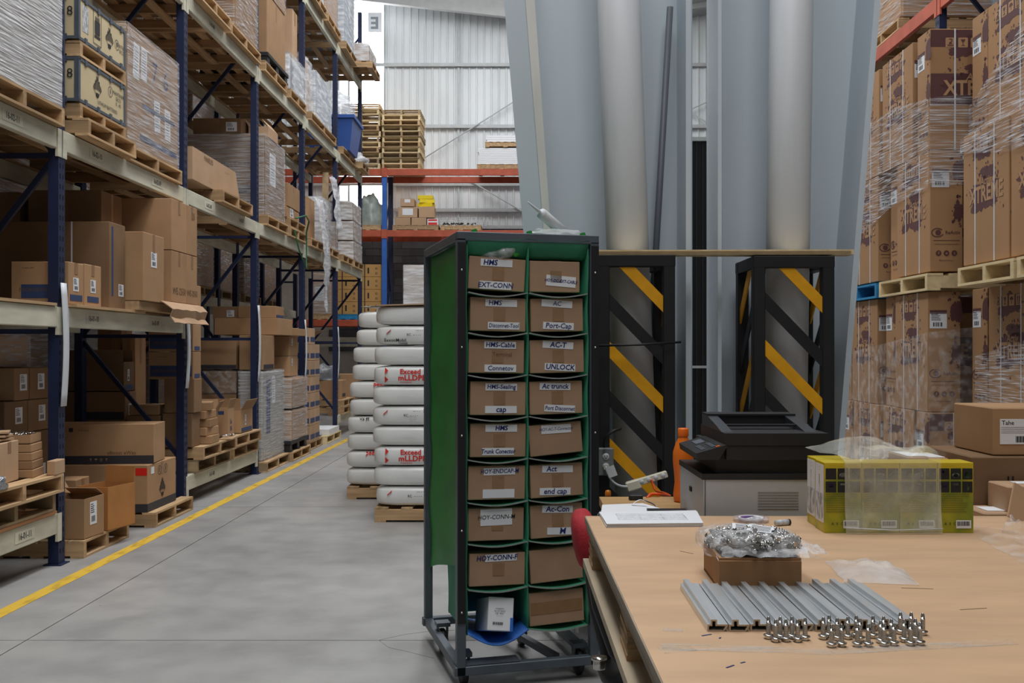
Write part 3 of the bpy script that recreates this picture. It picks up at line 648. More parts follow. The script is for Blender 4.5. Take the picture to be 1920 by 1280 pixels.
for s in ((0, -.5, 1.0, .06), (0, .5, 1.0, .06)): ob('rim', boxmesh(1.06, .05, .06, o.data.materials[0]), o, (0, s[1], .57))
for x in (-.5, .5): ob('rim', boxmesh(.05, 1.06, .06, o.data.materials[0]), o, (x, 0, .57))
def heap(name, label, cat, loc, sx, sy, sz, m, amp=.25, freq=3.0, n=20, seed=0, group=None, rz=0):
    b = MB()
    def f(i, j):
        a = 2*math.pi*i; e = math.pi/2*j; x, y, z_ = math.cos(a)*math.cos(e), math.sin(a)*math.cos(e), math.sin(e)
        k = max(abs(x), abs(y), .001)**-.35 if j < .95 else 1
        q = 1+amp*noise.noise((x*freq+seed, y*freq, z_*freq))
        return (x*sx/2*q*min(k, 1.3), y*sy/2*q*min(k, 1.3), max(0, z_*sz*q))
    b.grid(f, n, n//2); return tag(b.build(name, m, None, loc, (0, 0, rz)), label, cat, group)
heap('film_heap', 'grey film bundle heaped over the blue bin', 'film', (-3.68, 18.7, L3+PH+.64), .95, .95, .5, FILMW, .35)
lp('last pallet on the high beam at the rack end', 19.4, 20.2, L3, -3.2); heap('film_heap', 'low white film heap on the last high pallet', 'film', (-3.6, 19.8, L3+PH), .9, .8, .22, FILMW, .3, seed=4)
# ---- top level
for y0, y1, xf, nm in ((12.6, 13.7, -3.3, 'fourth bay, nearer'), (13.8, 14.95, -3.3, 'fourth bay, farther'), (15.28, 16.35, -3.28, 'fifth bay, nearer'), (16.45, 17.58, -3.28, 'fifth bay, farther'), (17.95, 19.1, -3.26, 'sixth bay, nearer'), (19.2, 20.2, -2.98, 'rack end, jutting into the aisle')):
    lp('pallet on the topmost beam, '+nm, y0, y1, L4, xf)
wrapped('film-wrapped load on the topmost beam, fifth bay nearer pallet', (1, .95, .8), (-3.83, 15.8, L4+PH), mat('load_grey', '#a7a9ad', .6, var=.05), FILMW); wrapped('film-wrapped load on the topmost beam, fifth bay farther pallet', (1, 1, 1.0), (-3.83, 17.0, L4+PH), CB, FILM)
wrapped('tall film-wrapped load on the topmost beam, sixth bay', (1, 1.05, 1.6), (-3.8, 18.5, L4+PH), mat('load_bluegrey', '#9aa3b0', .6, var=.06), FILMW, marks=[('sheet', 'R', 0, .45, .2, .3)])
wrapped('flat pack of sheets on the jutting topmost pallet', (.9, .96, .34), (-3.5, 19.69, L4+PH), CBL, FILMW)
# ---------------------------------------------------------------- left rack: first beam level, second bay
L1 = LV[1]
for k, (y0, y1, xf) in enumerate(((7.3, 8.62, -3.3), (7.3, 8.6, -3.72))): tag(ob('shelf_board', boxmesh(.4, y1-y0, .02, WOODY), None, (xf-.2, (y0+y1)/2, L1+.002)), 'plywood board lying on the low beam, %s' % ('front edge' if k == 0 else 'rear'), 'board')
zb = L1+.024
tag(ob('shelf_board', boxmesh(.8, 2.4, .02, WOODY), None, (-3.75, 5.9, L1+.002)), 'plywood board on the low beam at the left edge', 'board')
mi = [('slip', 'R', 0, .5, .12, .12), ('band', 'R', 0, .16, .2, .045, BAND)]
abox('small carton with blue band beside the first post, nearer one', 128, 157, 490, zb, .42, tape='R', marks=[('slip', 'R', -.02, .48, .09, .1), ('band', 'R', 0, .16, .2, .045, BAND), ('band', 'F', .08, .3, .34, .1, BAND), ('text', 'F', .0, .33, 'MICROINVERTER', .04, BROWNP), ('text', 'F', -.2, .86, '- --- ---', .03, BLK)])
abox('small carton with blue band beside the first post, farther one', 158, 190, 494, zb, .42, tape='R', marks=[('slip', 'R', 0, .48, .09, .1), ('band', 'R', 0, .16, .2, .045, BAND)])
abox('large carton with white straps and a blue stripe behind the two small ones', 205, 235, 415, zb, .98, m=CBD, tape='', marks=[('band', 'R', -.32, .55, .03, .56, BAND), ('slip', 'R', .22, .22, .1, .1), ('strap', 'F', .19, .012), ('strap', 'F', -.46, .012)])
# boxes behind on a pallet
zr = wz(418, 8.42)
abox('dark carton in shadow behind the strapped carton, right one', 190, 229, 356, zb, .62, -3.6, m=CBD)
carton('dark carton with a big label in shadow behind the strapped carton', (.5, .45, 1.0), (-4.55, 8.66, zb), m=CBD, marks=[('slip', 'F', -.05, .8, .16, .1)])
carton('square brown carton with one white label on the low beam', (.36, .48, .58), (-3.23-.18, 8.62, 1.963), m=CB, tape='R', marks=[('slip', 'R', .0, .62, .13, .13)])
tag(ob('shelf_board', boxmesh(.33, 1.36, .075, WOODY), None, (-3.43, 9.06, L1+.024)), 'plywood sheets under the four brown cartons at the second post', 'board')
tag(ob('shelf_board', boxmesh(.55, .5, .06, WOODY), None, (-3.42, 8.56, L1+.03)), 'short board under the square labelled carton', 'board') if False else None
for nm, y0, y1, z0_, z1_, mk in (('lower left', 9.05, 9.45, 1.984, 2.452, [('text', 'R', .0, .22, 'WE-2550', .09, BROWNP)]), ('lower right', 9.46, 9.75, 1.984, 2.452, [('text', 'R', 0, .22, 'WE-2550', .08, BROWNP)]), ('upper left', 9.05, 9.45, 2.458, 2.925, []), ('upper right', 9.46, 9.75, 2.458, 2.925, [('text', 'R', .1, .8, '25', .09, BROWNP)])):
    carton('%s of the four plain brown cartons at the second post' % nm, (.46, y1-y0, z1_-z0_), (-3.46, (y0+y1)/2, z0_), m=CB, tape='R', marks=mk, group='four plain cartons')
b = MB()
prof = [(-.32, .0), (-.2, .0), (-.06, .0), (.07, .0), (.11, -.02), (.17, -.07), (.15, -.14), (.18, -.19)]
b.grid(lambda i, j: (prof[min(int(i*7+.001), 7)][0]+(.02*noise.noise((i*3, j*5, 1)) if i > .5 else 0), (j-.5)*1.0*(1-.06*i)+.03*i, prof[min(int(i*7+.001), 7)][1]+(.015*noise.noise((i*4, j*6, 2)) if i > .5 else 0)), 7, 8, False)
o = b.build('folded_cardboard', CBL, None, (-3.29, 9.24, 1.98)); tag(o, 'flattened cardboard sheet bent over the low cream beam', 'cardboard'); md = o.modifiers.new('t', 'SOLIDIFY'); md.thickness = .008
# left edge bay, low beam level
carton('dark carton on the low beam at the photo\'s left edge', (1.0, .7, .62), (-4.05, 6.3, L1+.024), m=CBD) 
# ---------------------------------------------------------------- left rack: floor level
G_F = 'pallets on the floor of the left rack'
L0 = LV[0]
tag(ob('shelf_board', boxmesh(.5, 1.3, .02, mat('board_reddish', '#a8764e', .7, var=.2, scale=(10, 2, 10))), None, (-3.6, 6.45, L0+.002)), 'reddish board on the ground beam under the stacked pallets', 'board')
lp('lower of two stacked pallets on the ground beam, left edge', 6.0, 7.1, L0+.024, -3.36, m=WOODG, along=WOODG, group=G_F)
lp('upper of two stacked pallets on the ground beam, left edge', 6.0, 7.12, L0+.156, -3.31, group=G_F)
zt = L0+.288
for k in range(5):
    dz = zt+k*.058
    if k < 4: carton('%s flat brown carton of the stack beside the first post' % ['lowest', 'second lowest', 'middle', 'fourth from the bottom', ''][k], (.3, .24, .055), (-3.56-.006*k, 6.93+.004*k, dz), R(10), CB, tape='', name='flat_carton', group='flat cartons at the first post')
o = open_carton('open flat carton full of screws on top of the flat stack', (.31, .24, .06), (-3.59, 6.94, zt+.234), R(10), CB, flaps=(None, None, None, None))
def lumps(name, label, cat, loc, sx, sy, n, r, m, seed=1):
    b = MB(); rr = random.Random(seed)
    for i in range(n):
        p = Vector((rr.uniform(-sx/2, sx/2), rr.uniform(-sy/2, sy/2), r*.6)); d = Vector((rr.uniform(-1, 1), rr.uniform(-1, 1), rr.uniform(-.3, .6))).normalized()*r*2
        b.tube([p-d*.5+Vector((0, 0, r)), p+d*.5+Vector((0, 0, r))], r*.45, 5)
    o = b.build(name, m, None, loc); tag(o, label, cat); o['kind'] = 'stuff'; return o
lumps('loose_screws', 'loose screws heaped in the open flat carton', 'screws', (-3.59, 6.94, zt+.27), .24, .18, 60, .016, SHINY)
carton('loose carton end leaning at the first post on the upper pallet', (.06, .17, .1), (-3.34, 7.06, zt), R(4), CBL, tape='')
carton('brown carton left of the flat carton stack', (.4, .3, .27), (-3.63, 6.58, zt), R(6), CBL, tape='R')
for k in range(3): tag(ob('cardboard_scrap', boxmesh(.34, .2, .012, CBL), None, (-3.62, 6.6, zt+.285+.02*k), (0, R(2-1*k), R(12*k))), ['lowest', 'middle', 'topmost'][k]+' of the cardboard scraps on the carton at the left edge', 'cardboard')
heap('silver_bag', 'crumpled silver bag at the lower left edge', 'bag', (-3.4, 6.26, zt), .2, .26, .11, SILV, .3, seed=2)
# shadowed stack behind the first post
pallet('pallet at the back under the labelled cartons behind the first post', .74, .95, -4.39, 8.02, 0, m=WOODG, along=WOODG, group=G_F)
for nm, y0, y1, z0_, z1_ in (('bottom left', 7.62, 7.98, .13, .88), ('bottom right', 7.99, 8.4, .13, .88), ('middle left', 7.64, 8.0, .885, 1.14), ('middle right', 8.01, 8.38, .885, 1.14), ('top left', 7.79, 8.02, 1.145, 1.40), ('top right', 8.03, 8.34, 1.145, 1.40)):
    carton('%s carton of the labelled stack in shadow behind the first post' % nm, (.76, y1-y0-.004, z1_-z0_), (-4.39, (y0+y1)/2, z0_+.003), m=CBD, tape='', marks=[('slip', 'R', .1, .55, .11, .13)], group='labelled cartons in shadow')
wrapped('film-wrapped carton on top of the labelled stack behind the first post', (.6, .5, .26), (-4.45, 8.05, 1.41), CB, FILM)
# second bay: things standing on the floor
pallet('pallet with two torn open cartons beside the first post', .7, .84, -3.635, 7.8, 0, group=G_F)
p = PH
open_carton('torn open carton with a white label on the floor pallet', (.26, .3, .3), (-3.42, 7.58, p), R(-4), CB, flaps=(None, None, 150, 60), marks=[('slip', 'R', -.05, .6, .1, .17)])
open_carton('orange-brown open carton with a ragged right flap on the floor pallet', (.28, .34, .34), (-3.37, 7.98, p), R(-14), mat('carton_orange', '#b27a45', .75, var=.1), flaps=(None, None, 86, None), marks=[('text', 'F', 0, .3, '- -- -', .035, BROWNP)])
carton('small carton behind the torn carton on the floor pallet', (.4, .26, .38), (-3.79, 8.04, p), R(2), CB, tape='R')
pallet('pallet under the large printed battery cartons', 1.1, .97, -3.78, 9.15, 0, group=G_F)
hz_ = [('band', 'F', 0, .09, 1.06, .07, BANDK), ('band', 'R', 0, .09, .7, .07, BANDK)]
o = carton('large lower carton with a red sticker and dark base band', (1.06, .7, .41), (-3.835, 9.02, p), R(0), CB, tape='R', marks=hz_+[('band', 'F', .45, .86, .1, .065, mat('sticker_red', '#d8261c', .5, var=0)), ('band', 'R', -.33, .86, .07, .06, PAPER), ('band', 'T', .15, .5, .5, .005, TAPE)])
tree_mark(.0, .45)(o, (1.06, .7, .41)); ring(-.1, .82)(o, (1.06, .7, .41)); ring(.12, .82)(o, (1.06, .7, .41))
o = carton('upper carton with a dark icon band lying turned on the red-stickered carton', (.98, .36, .345), (-3.80, 8.93, p+.415), R(5), CB, tape='', marks=[('band', 'F', 0, .1, .98, .07, BANDK), ('band', 'F', -.22, .86, .035, .035, BANDK), ('text', 'F', -.11, .88, '- - - - -\nPOWER', .026, BROWNP), ('text', 'F', .22, .27, 'eBoost eWay', .045, BROWNP)])
icons(o, (.98, .36, .345), 'F', .02, .1, .035, 'guag', tile=BANDK, ink=TANP)
# third bay
lp('lower of the stacked pallets on the ground beam, third bay left', 10.06, 11.2, .302, -3.33, m=WOODG, along=WOODG, group=G_F); lp('upper of the stacked pallets on the ground beam, third bay left', 10.06, 11.2, .434, -3.27, group=G_F)
lp('lower of the stacked pallets on the ground beam, third bay right', 11.3, 12.35, .302, -3.33, group=G_F); lp('upper of the stacked pallets on the ground beam, third bay right', 11.3, 12.36, .434, -3.3, group=G_F)
z = .567
for k in range(5): carton('%s flat carton of the leaning stack behind the second post' % ['lowest', 'second lowest', 'middle', 'second highest', 'topmost'][k], (.42, .33, .084), (-3.5-.012*(k % 2)-.01*k, 10.5+.01*((k*7) % 3), z+k*.0865), R([2, -6, 4, -3, 14][k]), CB, tape='', name='flat_carton', group='flat cartons behind the second post', marks=[('paper', 'T', .1, .5, .1, .18)] if k == 4 else [])
carton('lower plain carton under the band-printed stack at the second post', (.3, .24, .34), (-3.52, 10.14, z), m=CBD, tape='')
carton('upper plain carton under the band-printed stack at the second post', (.3, .24, .34), (-3.5, 10.14, z+.345), m=CBD, tape='')
for k, (z0_, z1_) in enumerate(((1.25, 1.525), (1.53, 1.80), (1.805, 2.2))):
    carton('%s of three blue-banded cartons seen past the second post' % ['lowest', 'middle', 'topmost'][k], (.45, .24, z1_-z0_), (-3.585, 10.14, z0_), tape='', marks=[('band', 'F', 0, .3, .42, .11, BAND), ('text', 'F', -.02, .3, 'MICROINVERTER', .045, BROWNP), ('band', 'R', 0, .12, .16, .04, BAND), ('text', 'F', -.2, .82, '- --- ---', .03, BLK)], group='blue-banded cartons')
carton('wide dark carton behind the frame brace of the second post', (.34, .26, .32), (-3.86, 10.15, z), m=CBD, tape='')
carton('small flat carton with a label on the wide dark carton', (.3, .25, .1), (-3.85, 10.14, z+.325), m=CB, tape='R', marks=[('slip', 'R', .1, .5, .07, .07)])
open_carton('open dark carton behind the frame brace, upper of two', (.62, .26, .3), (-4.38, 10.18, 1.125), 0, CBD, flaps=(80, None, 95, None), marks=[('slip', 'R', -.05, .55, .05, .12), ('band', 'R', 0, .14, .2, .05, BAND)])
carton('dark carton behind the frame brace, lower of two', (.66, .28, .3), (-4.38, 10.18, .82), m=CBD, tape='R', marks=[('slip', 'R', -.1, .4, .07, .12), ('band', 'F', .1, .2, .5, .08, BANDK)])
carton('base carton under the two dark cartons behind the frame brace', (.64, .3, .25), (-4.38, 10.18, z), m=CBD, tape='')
carton('tall narrow carton in the shadow of the third bay, right', (.14, .3, 1.15), (-4.3, 10.9, z), m=CB); carton('tall narrow carton in the shadow of the third bay, left', (.26, .3, 1.28), (-4.55, 11.0, z), m=CB)
open_carton('open carton with a bent flap behind the leaning flat stack', (.3, .3, .3), (-3.55, 10.86, z), R(8), CB, flaps=(None, 60, 75, 110))
open_carton('open carton with one tall raised flap, left of two', (.34, .24, .32), (-3.53, 11.3, z), R(0), CB, flaps=(None, 75, None, None), marks=[('band', 'F', .2, .85, .12, .04, BAND), ('text', 'R', 0, .4, 'Se\n3K', .08, BAND)])
open_carton('open carton with one tall raised flap, right of two', (.3, .5, .27), (-3.5, 11.9, z), R(0), CB, flaps=(88, 60, None, None), marks=[('slip', 'R', -.1, .55, .05, .12), ('band', 'R', .0, .14, .44, .045, BAND)])
tag(ob('cardboard_scrap', boxmesh(.14, .3, .012, CBL), None, (-3.3, 11.0, z+.001), (0, 0, R(8))), 'flat cardboard scrap with loose screws on the ground pallet', 'cardboard')
lumps('loose_screws', 'loose screws on the cardboard scrap in the third bay', 'screws', (-3.3, 11.02, z+.014), .09, .2, 24, .014, SHINY, 4)
carton('little carton beside the loose screws', (.1, .09, .12), (-3.42, 10.84-.1, z), m=CB, tape='') if False else None
# fourth bay floor
pallet('pallet under the upright wrapped panel pack', .9, 1.18, -3.72, 13.12, 0, group=G_F, m=WOODG)
wrapped('upright grey film-wrapped panel pack with a paper beside the third post', (.3, 1.08, 1.14), (-3.5, 13.16, PH), mat('panel_pack_grey', '#a5a39e', .6, var=.08), FILM, marks=[('sheet', 'R', .0, .78, .16, .36, .05), ('band', 'R', -.25, .6, .2, .7, BAND)])
carton('carton with a torn edge standing on the upright wrapped panel pack', (.3, .58, .44), (-3.51, 12.95, PH+1.16), m=CB, tape='', marks=[('band', 'R', 0, .08, .5, .06, BANDK)])
carton('wide brown carton in the fourth bay seen behind the cross tie', (.72, .56, .37), (-4.06, 12.95, 1.3), m=CB, tape='', marks=[('band', 'F', 0, .08, .72, .05, BANDK)])
wrapped('dark film-wrapped carton below the wide brown carton', (.72, .56, .295), (-4.06, 12.95, .982), CBD, CLEAR, name='wrapped_carton')
carton('plain carton at the base of the fourth bay stack', (.72, .56, .85), (-4.06, 12.95, .13), m=CBD, tape='')
carton('long brown carton lying high behind the third post', (.85, .8, .22), (-3.72, 13.6, 1.745), m=CB, tape='') 
carton('small carton with a blue base band lying on the long high carton', (.5, .45, .16), (-3.6, 13.5, 1.97), m=CB, tape='', marks=[('slip', 'F', -.05, .5, .12, .1), ('band', 'R', 0, .15, .4, .04, BAND)])
carton('second small carton on the long high carton, in shadow', (.4, .4, .16), (-4.06+.03, 13.6, 1.97), m=CBD, tape='', marks=[('slip', 'F', .1, .4, .1, .09)])
pallet('pallet under the black plastic pallet, fourth bay', 1.1, 1.15, -3.78, 14.3, 0, group=G_F)
plastic_pallet('black plastic pallet under the wrapped cartons on the floor', 1.05, 1.05, -3.78, 14.25, PH)
wrapped('film-wrapped cartons with labels on the black floor pallet, upper', (.9, .95, .42), (-3.70, 14.22, PH+.154+.446), CB, FILM, marks=[('slip', 'F', .1, .6, .18, .14)]); wrapped('film-wrapped cartons with labels on the black floor pallet, lower', (.9, .95, .42), (-3.70, 14.22, PH+.154), CB, FILM, marks=[('slip', 'F', .1, .6, .18, .14), ('band', 'F', .08, .3, .05, .05, ORGC), ('text', 'F', -.1, .2, 'W', .1, BLK)])
for k in range(2): carton('%s tall carton on the wrapped floor cartons, fourth bay' % ['lower', 'upper'][k], (.62, .5, .28), (-3.66, 14.3, 1.174+.285*k), m=CB, tape='', marks=[('slip', 'R', -.2, .7, .06, .1)], group='cartons on the wrapped floor load')
carton('wide flat carton closing the top of the fourth bay stack', (1.0, .6, .1), (-3.74, 14.3, 1.746), m=CB, tape='')
# column of small banded cartons
pallet('pallet under the column of small banded cartons', .9, .95, -3.77, 15.7, 0, group=G_F)
for c, (yc, nrow) in enumerate(((15.42, 7), (15.77, 6))):
    for k in range(nrow):
        carton('%s small banded carton from the bottom, %s column past the fourth post' % (ord_(k), ['left', 'right'][c]), (.4, .335, .245), (-3.52, yc, PH+.25*k), m=CBL, tape='', marks=[('band', 'R', 0, .3, .3, .075, BAND), ('band', 'F', 0, .3, .36, .075, BAND)], group='small banded cartons', bev=.003)
pallet('new pale pallet on the floor past the banded cartons', 1.1, 1.24, -3.82, 16.9, 0, WOODN, G_F, along=WOODN)
for k in range(3): tag(ob('white_board', boxmesh(.36, .9, .03, PAPER), None, (-3.46, 16.95, PH+.031*k)), ['lowest', 'middle', 'top'][k]+' white board on the new pale pallet', 'board', 'white boards on the pale pallet')
open_carton('very tall open carton in the fifth bay with bent walls', (.7, .5, .75), (-4.0, 16.7, 1.006), R(0), CBD, flaps=(None, 30, None, None)); carton('carton under the very tall open carton, fifth bay', (.75, .6, .6), (-4.05, 16.7, .4), m=CBD, tape=''); carton('base carton under the fifth bay stack', (.75, .6, .26), (-4.05, 16.7, PH), m=CBD, tape='')
for k, nm in enumerate(('lower', 'upper')): lp(nm+' of two pallets on the ground beam, sixth bay', 17.95, 19.0, L0+.002+PH*k, -3.3, group=G_F)
carton('brown carton on the doubled pallets of the sixth bay', (.85, .5, .34), (-3.8, 18.35, L0+2*PH+.003), m=CB, tape='R', marks=[('band', 'R', 0, .2, .3, .06, BANDK)])
heap('dark_film_bag', 'dark film bag on the carton of the sixth bay', 'bag', (-3.82, 18.3, L0+2*PH+.35), .7, .45, .28, mat('bag_dark', '#77787b', .25, var=.3, bump=.8, bscale=14), .35, seed=3)
carton('carton with a blue corner at the far end of the ground beam', (.5, .5, .55), (-3.5, 19.8, L0+PH+.003), m=CB, tape='', marks=[('band', 'F', .35, .3, .1, .15, BAND)]); lp('last pallet on the ground beam at the rack end', 19.3, 20.2, L0+.002, -3.3, group=G_F)
carton('tall plain carton at the far end of the left rack', (.6, .4, .75), (-3.75, 20.1-.05, L0+PH+.555), m=CB, tape='') if False else None
# ---------------------------------------------------------------- second row, seen through the first
rr = random.Random(11)
zb2 = {'floor': 0, 'low beam': 2.352, 'high beam': 4.702}
for bay in range(6):
    for half in range(2):
        y = 4.58+.45+2.615*bay+.66+1.28*half
        if y > 19.8: continue
        for lvl, z_ in zb2.items():
            nmz = 'rear rack row, %s bay, %s, %s half' % (ord_(bay), lvl, ['left', 'right'][half])
            pallet('grey pallet, '+nmz, 1.05, 1.05, -5.32, y, z_, WOODG, 'rear rack row pallets', along=WOODG, joined=True)
            if (bay, half, lvl) == (2, 1, 'floor'): continue
            hh = rr.uniform(1.0, 1.7) if lvl != 'high beam' else rr.uniform(.9, 1.4)
            wrapped('brown film-wrapped load, '+nmz, (1.0, 1.0, hh), (-5.32, y, z_+PH), [CB, CBD, CBL][rr.randrange(3)], FILM, group='loads on the rear rack row')
wrapped('white wrapped load glimpsed behind the second post frame', (.9, .6, 1.66), (-5.3, 12.2, PH), mat('goods_white', '#e4e6ea', .5, var=.04), FILMW)
# ---------------------------------------------------------------- resin bags
def bagpt(x, z, a, bb, c, n=3.2):
    q = 1-abs(x/a)**n-abs(z/c)**n
    return -bb*max(q, 0)**(1/n)
def bag_mesh(a, bb, c, seed):
    b = MB(); nu, nv = 28, 14; e1 = 2/3.4
    def sp(t, e): return math.copysign(abs(math.cos(t))**e, math.cos(t)), math.copysign(abs(math.sin(t))**e, math.sin(t))
    def f(i, j):
        u = -math.pi+2*math.pi*i; v = -math.pi/2+math.pi*j; cu, su = sp(u, .5); cv, sv = sp(v, .39)
        q = 1+.018*noise.noise((cu*2+seed, su*2, sv*2))
        return (a*cv*cu*q, bb*cv*su*q, c*sv)
    b.grid(f, nu, nv); return b.mesh('bag_skin', BAGW)
BM = [bag_mesh(.315, .21, .0886, s) for s in range(4)]
def on_bag(par, s, size, m, x0, z0_, flip=False, bold=.01, sx=1):
    me = textmesh(s, size, m, bold, sx).copy()
    for v in me.vertices:
        x, z_ = v.co.x, v.co.y
        if flip: x, z_ = -x, -z_
        x += x0; z_ += z0_
        r = math.hypot(x/.315, z_/.096)
        v.co = (x, -.21*max(max(1-abs(z_/.0886)**5.1, 0)**.78-abs(x/.315)**4, .02)**.25-.006, z_)
    return ob('printed_lettering', me, par)
def tri(par, x0, z0_, s, dirn=1):
    b = MB(); n = 6
    pts = [(x0, z0_+s), (x0, z0_-s), (x0+s*1.1*dirn, z0_)]
    b.add([(x, -.21*max(max(1-abs(z/.0886)**5.1, 0)**.78-abs(x/.315)**4, .02)**.25-.012, z) for x, z in pts], [(0, 1, 2)]); return b.build('printed_triangle', REDP, par)
def bag_stack(which, x0, y0, zbase, nl, step, txt, dxs, ycols=2, wide=1.26, group=''):
    pallet('pallet under the %s stack of white bags' % which, wide, 1.05, x0+wide/2+.03, y0+.5, 0, WOODX, None)
    for k in range(nl):
        for c in range(ycols):
            fx = c*.645
            lab = '%s white resin bag from the top of the %s bag stack' % (ord_(nl-1-k), which) if c == 0 else '%s right-hand white bag from the top of the %s bag stack' % (ord_(nl-1-k), which)
            o = ob('resin_bag', BM[(k+c) % 4], None, (x0+.315+fx+dxs[k], y0+.21+(0 if c == 0 else .02), zbase+.0907+k*step), (0, 0, R(random.uniform(-2, 2)))); tag(o, lab, 'bag', group)
            if c == 0:
                t = txt.get(nl-1-k)
                if t:
                    for q in t: q(o)
    for k in range(nl):
        o = ob('resin_bag', BM[k % 4], None, (x0+.315+dxs[k], y0+.66, zbase+.0907+k*step)); tag(o, '%s white bag of the second file behind the %s bag stack' % (ord_(nl-1-k), which), 'bag', group)
        
ex = [lambda o: on_bag(o, 'Exceed', .062, REDP, .03, .035, sx=1.05, bold=.03), lambda o: on_bag(o, 'mLLDPE', .068, REDP, .045, -.022, sx=1.05, bold=.03), lambda o: tri(o, -.2, .045, .03), lambda o: tri(o, -.2, -.035, .03), lambda o: on_bag(o, 'Polyethylene', .02, REDP, -.01, -.062)]
kg = [lambda o: tri(o, -.2, .05, .04), lambda o: on_bag(o, '25 Kg.', .038, BLK, .21, .045), lambda o: on_bag(o, '--- - -', .03, BLK, .1, .045), lambda o: on_bag(o, 'RC  -- - - -', .03, BLK, .05, .005)]
xm = [lambda o: on_bag(o, 'ExxonMobil', .042, BLK, -.12, -.045), lambda o: on_bag(o, 'Chemical', .022, BLK, -.05, -.072)]
faint = [lambda o: on_bag(o, '-- - - - --- - - -- - -', .022, mat('ink_faint', '#b9bbbd', .5, var=0), 0, -.01)]
exk = [lambda o: on_bag(o, '---- --- -----\n    --- -------\n  ------ ---', .018, BLK, .06, -.025)]
bag_stack('nearer', wx(697, 8.96), 8.96, .135, 10, .1815, {1: kg+xm, 2: faint, 3: ex, 4: faint, 5: kg+exk, 6: faint, 7: ex, 8: faint, 9: kg}, [.02, .0, .0, -.01, -.01, -.01, 0, .005, .02, .02], group='bags of the nearer stack')
fl_ = lambda s, size, m, x, z_: (lambda o: on_bag(o, s, size, m, x, z_, True, .03, 1.05))
bag_stack('farther', wx(646, 10.33), 10.33, .135, 10, .1815, {2: [fl_('mLLDPE', .068, REDP, .06, 0)], 4: [fl_('Exceed', .062, REDP, .05, .05)], 6: [fl_('25 Kg.', .038, BLK, -.12, .06)], 8: [fl_('Exceed', .062, REDP, 0, .06)]}, [0, 0, .01, .01, .03, .03, .06, .07, .1, .12], group='bags of the farther stack')
tag(ob('top_sheet', boxmesh(1.15, .95, .012, CBL), None, (wx(697, 8.96)+.62, 9.42, .135+.1815*10+.022), (R(2), R(-1.5), 0)), 'cardboard sheet lying on the nearer white bag stack', 'cardboard')
rag('dark_sheet', 'dark film sheet on top of the farther white bag stack', 'film', [(-1.75, 10.55, 2.0), (-1.5, 10.55, 2.005), (-1.2, 10.55, 2.0)], .4, mat('sheet_dark', '#6a665f', .4, var=.2), .02)
# wrapped white load behind the bags
pallet('pallet on the floor behind the white bag stacks', 1.1, 1.1, wx(757, 12.5)+.55, 13.0, 0, joined=True)
wrapped('white film-wrapped carton load rising behind the white bags', (1.0, 1.0, 2.47), (wx(757, 12.5)+.5, 13.0, PH), mat('goods_cream', '#cfc3b4', .6, var=.06), FILMW)
# ---------------------------------------------------------------- far rack
G_S = 'empty pallets stacked on the far rack'
ppm = F/YB
for c, xc in enumerate((wx(676, YB), wx(752, YB))):
    n = 12 if c == 0 else 11
    for k in range(n):
        pallet('%s empty pallet from the bottom, %s stack on the far orange rack' % (ord_(k), ['left', 'right'][c]), 1.1, .94, xc+random.uniform(-.022, .022), YB+.55+random.uniform(-.03, .03), 5.972+k*.133, WOODX, G_S, along=[WOODN, WOODY, WOODN, WOODG][(k*3+c) % 4], joined=True, rz=R(90+random.uniform(-1, 1)))
xq = wx(940, YB)
def slab_pack(label, w_, h_, x, z_, n):
    t = thing('sheet_pack', label, 'sheets', (x, YB+.55, z_))
    for k in range(n): ob('sheet', boxmesh(w_-random.uniform(0, .04), .95, h_/n-.004, PAPER), t, (random.uniform(-.02, .02), 0, k*h_/n))
pallet('pallet under the lower white sheet pack on the far rack', 1.2, 1.0, xq, YB+.55, 5.972, joined=True); slab_pack('lower pack of white sheets strapped on the far orange rack', 1.15, .4, xq, 5.974+PH, 8)
pallet('pallet between the two white sheet packs on the far rack', 1.0, 1.0, xq+.1, YB+.55, 6.52, joined=True); slab_pack('upper pack of white sheets on the far orange rack', .95, .16, xq+.1, 6.655, 3)
def fbox(label, x0, x1, y0, zb_, m, dy=.45, yoff=.1, **k):
    X0, X1 = wx(x0, YB), wx(x1, YB); zt_ = wz(y0, YB); return carton(label, (X1-X0-.01, dy, zt_-zb_), ((X0+X1)/2, YB+yoff+dy/2, zb_), m=m, tape='', **k)
zf = 4.472
pallet('pallet under the small cartons on the far rack', wx(822, YB)-wx(736, YB), 1.0, wx(779, YB), YB+.5, zf, joined=True); pallet('pallet with wire baskets on the far rack', wx(902, YB)-wx(826, YB), 1.0, wx(864, YB), YB+.5, zf, joined=True)
zf += PH
fbox('lower left carton on the far rack pallet', 740, 769, 407, zf, CBL); fbox('lower middle carton on the far rack pallet', 770, 799, 407, zf, CBL); fbox('white and red carton at the right of the far rack pallet', 800, 821, 409, zf, PAPER, marks=[('band', 'F', 0, .25, .22, .06, REDP), ('band', 'F', 0, .8, .22, .04, REDP)])
za = wz(406.6, YB)
fbox('carton with a white sheet label on the far rack, second row', 745, 782, 387, za, CBL, marks=[('band', 'F', 0, .55, .26, .16, PAPER)]); fbox('plain carton under the yellow boxes on the far rack', 784, 814, 386, za, CBL)
zc = wz(385.6, YB); fbox('topmost carton with a small label on the far rack', 750, 776, 371, zc+.0, CBL, marks=[('band', 'F', 0, .7, .14, .08, PAPER)])
YLB = mat('box_yellow', '#f0d51c', .5, var=.04)
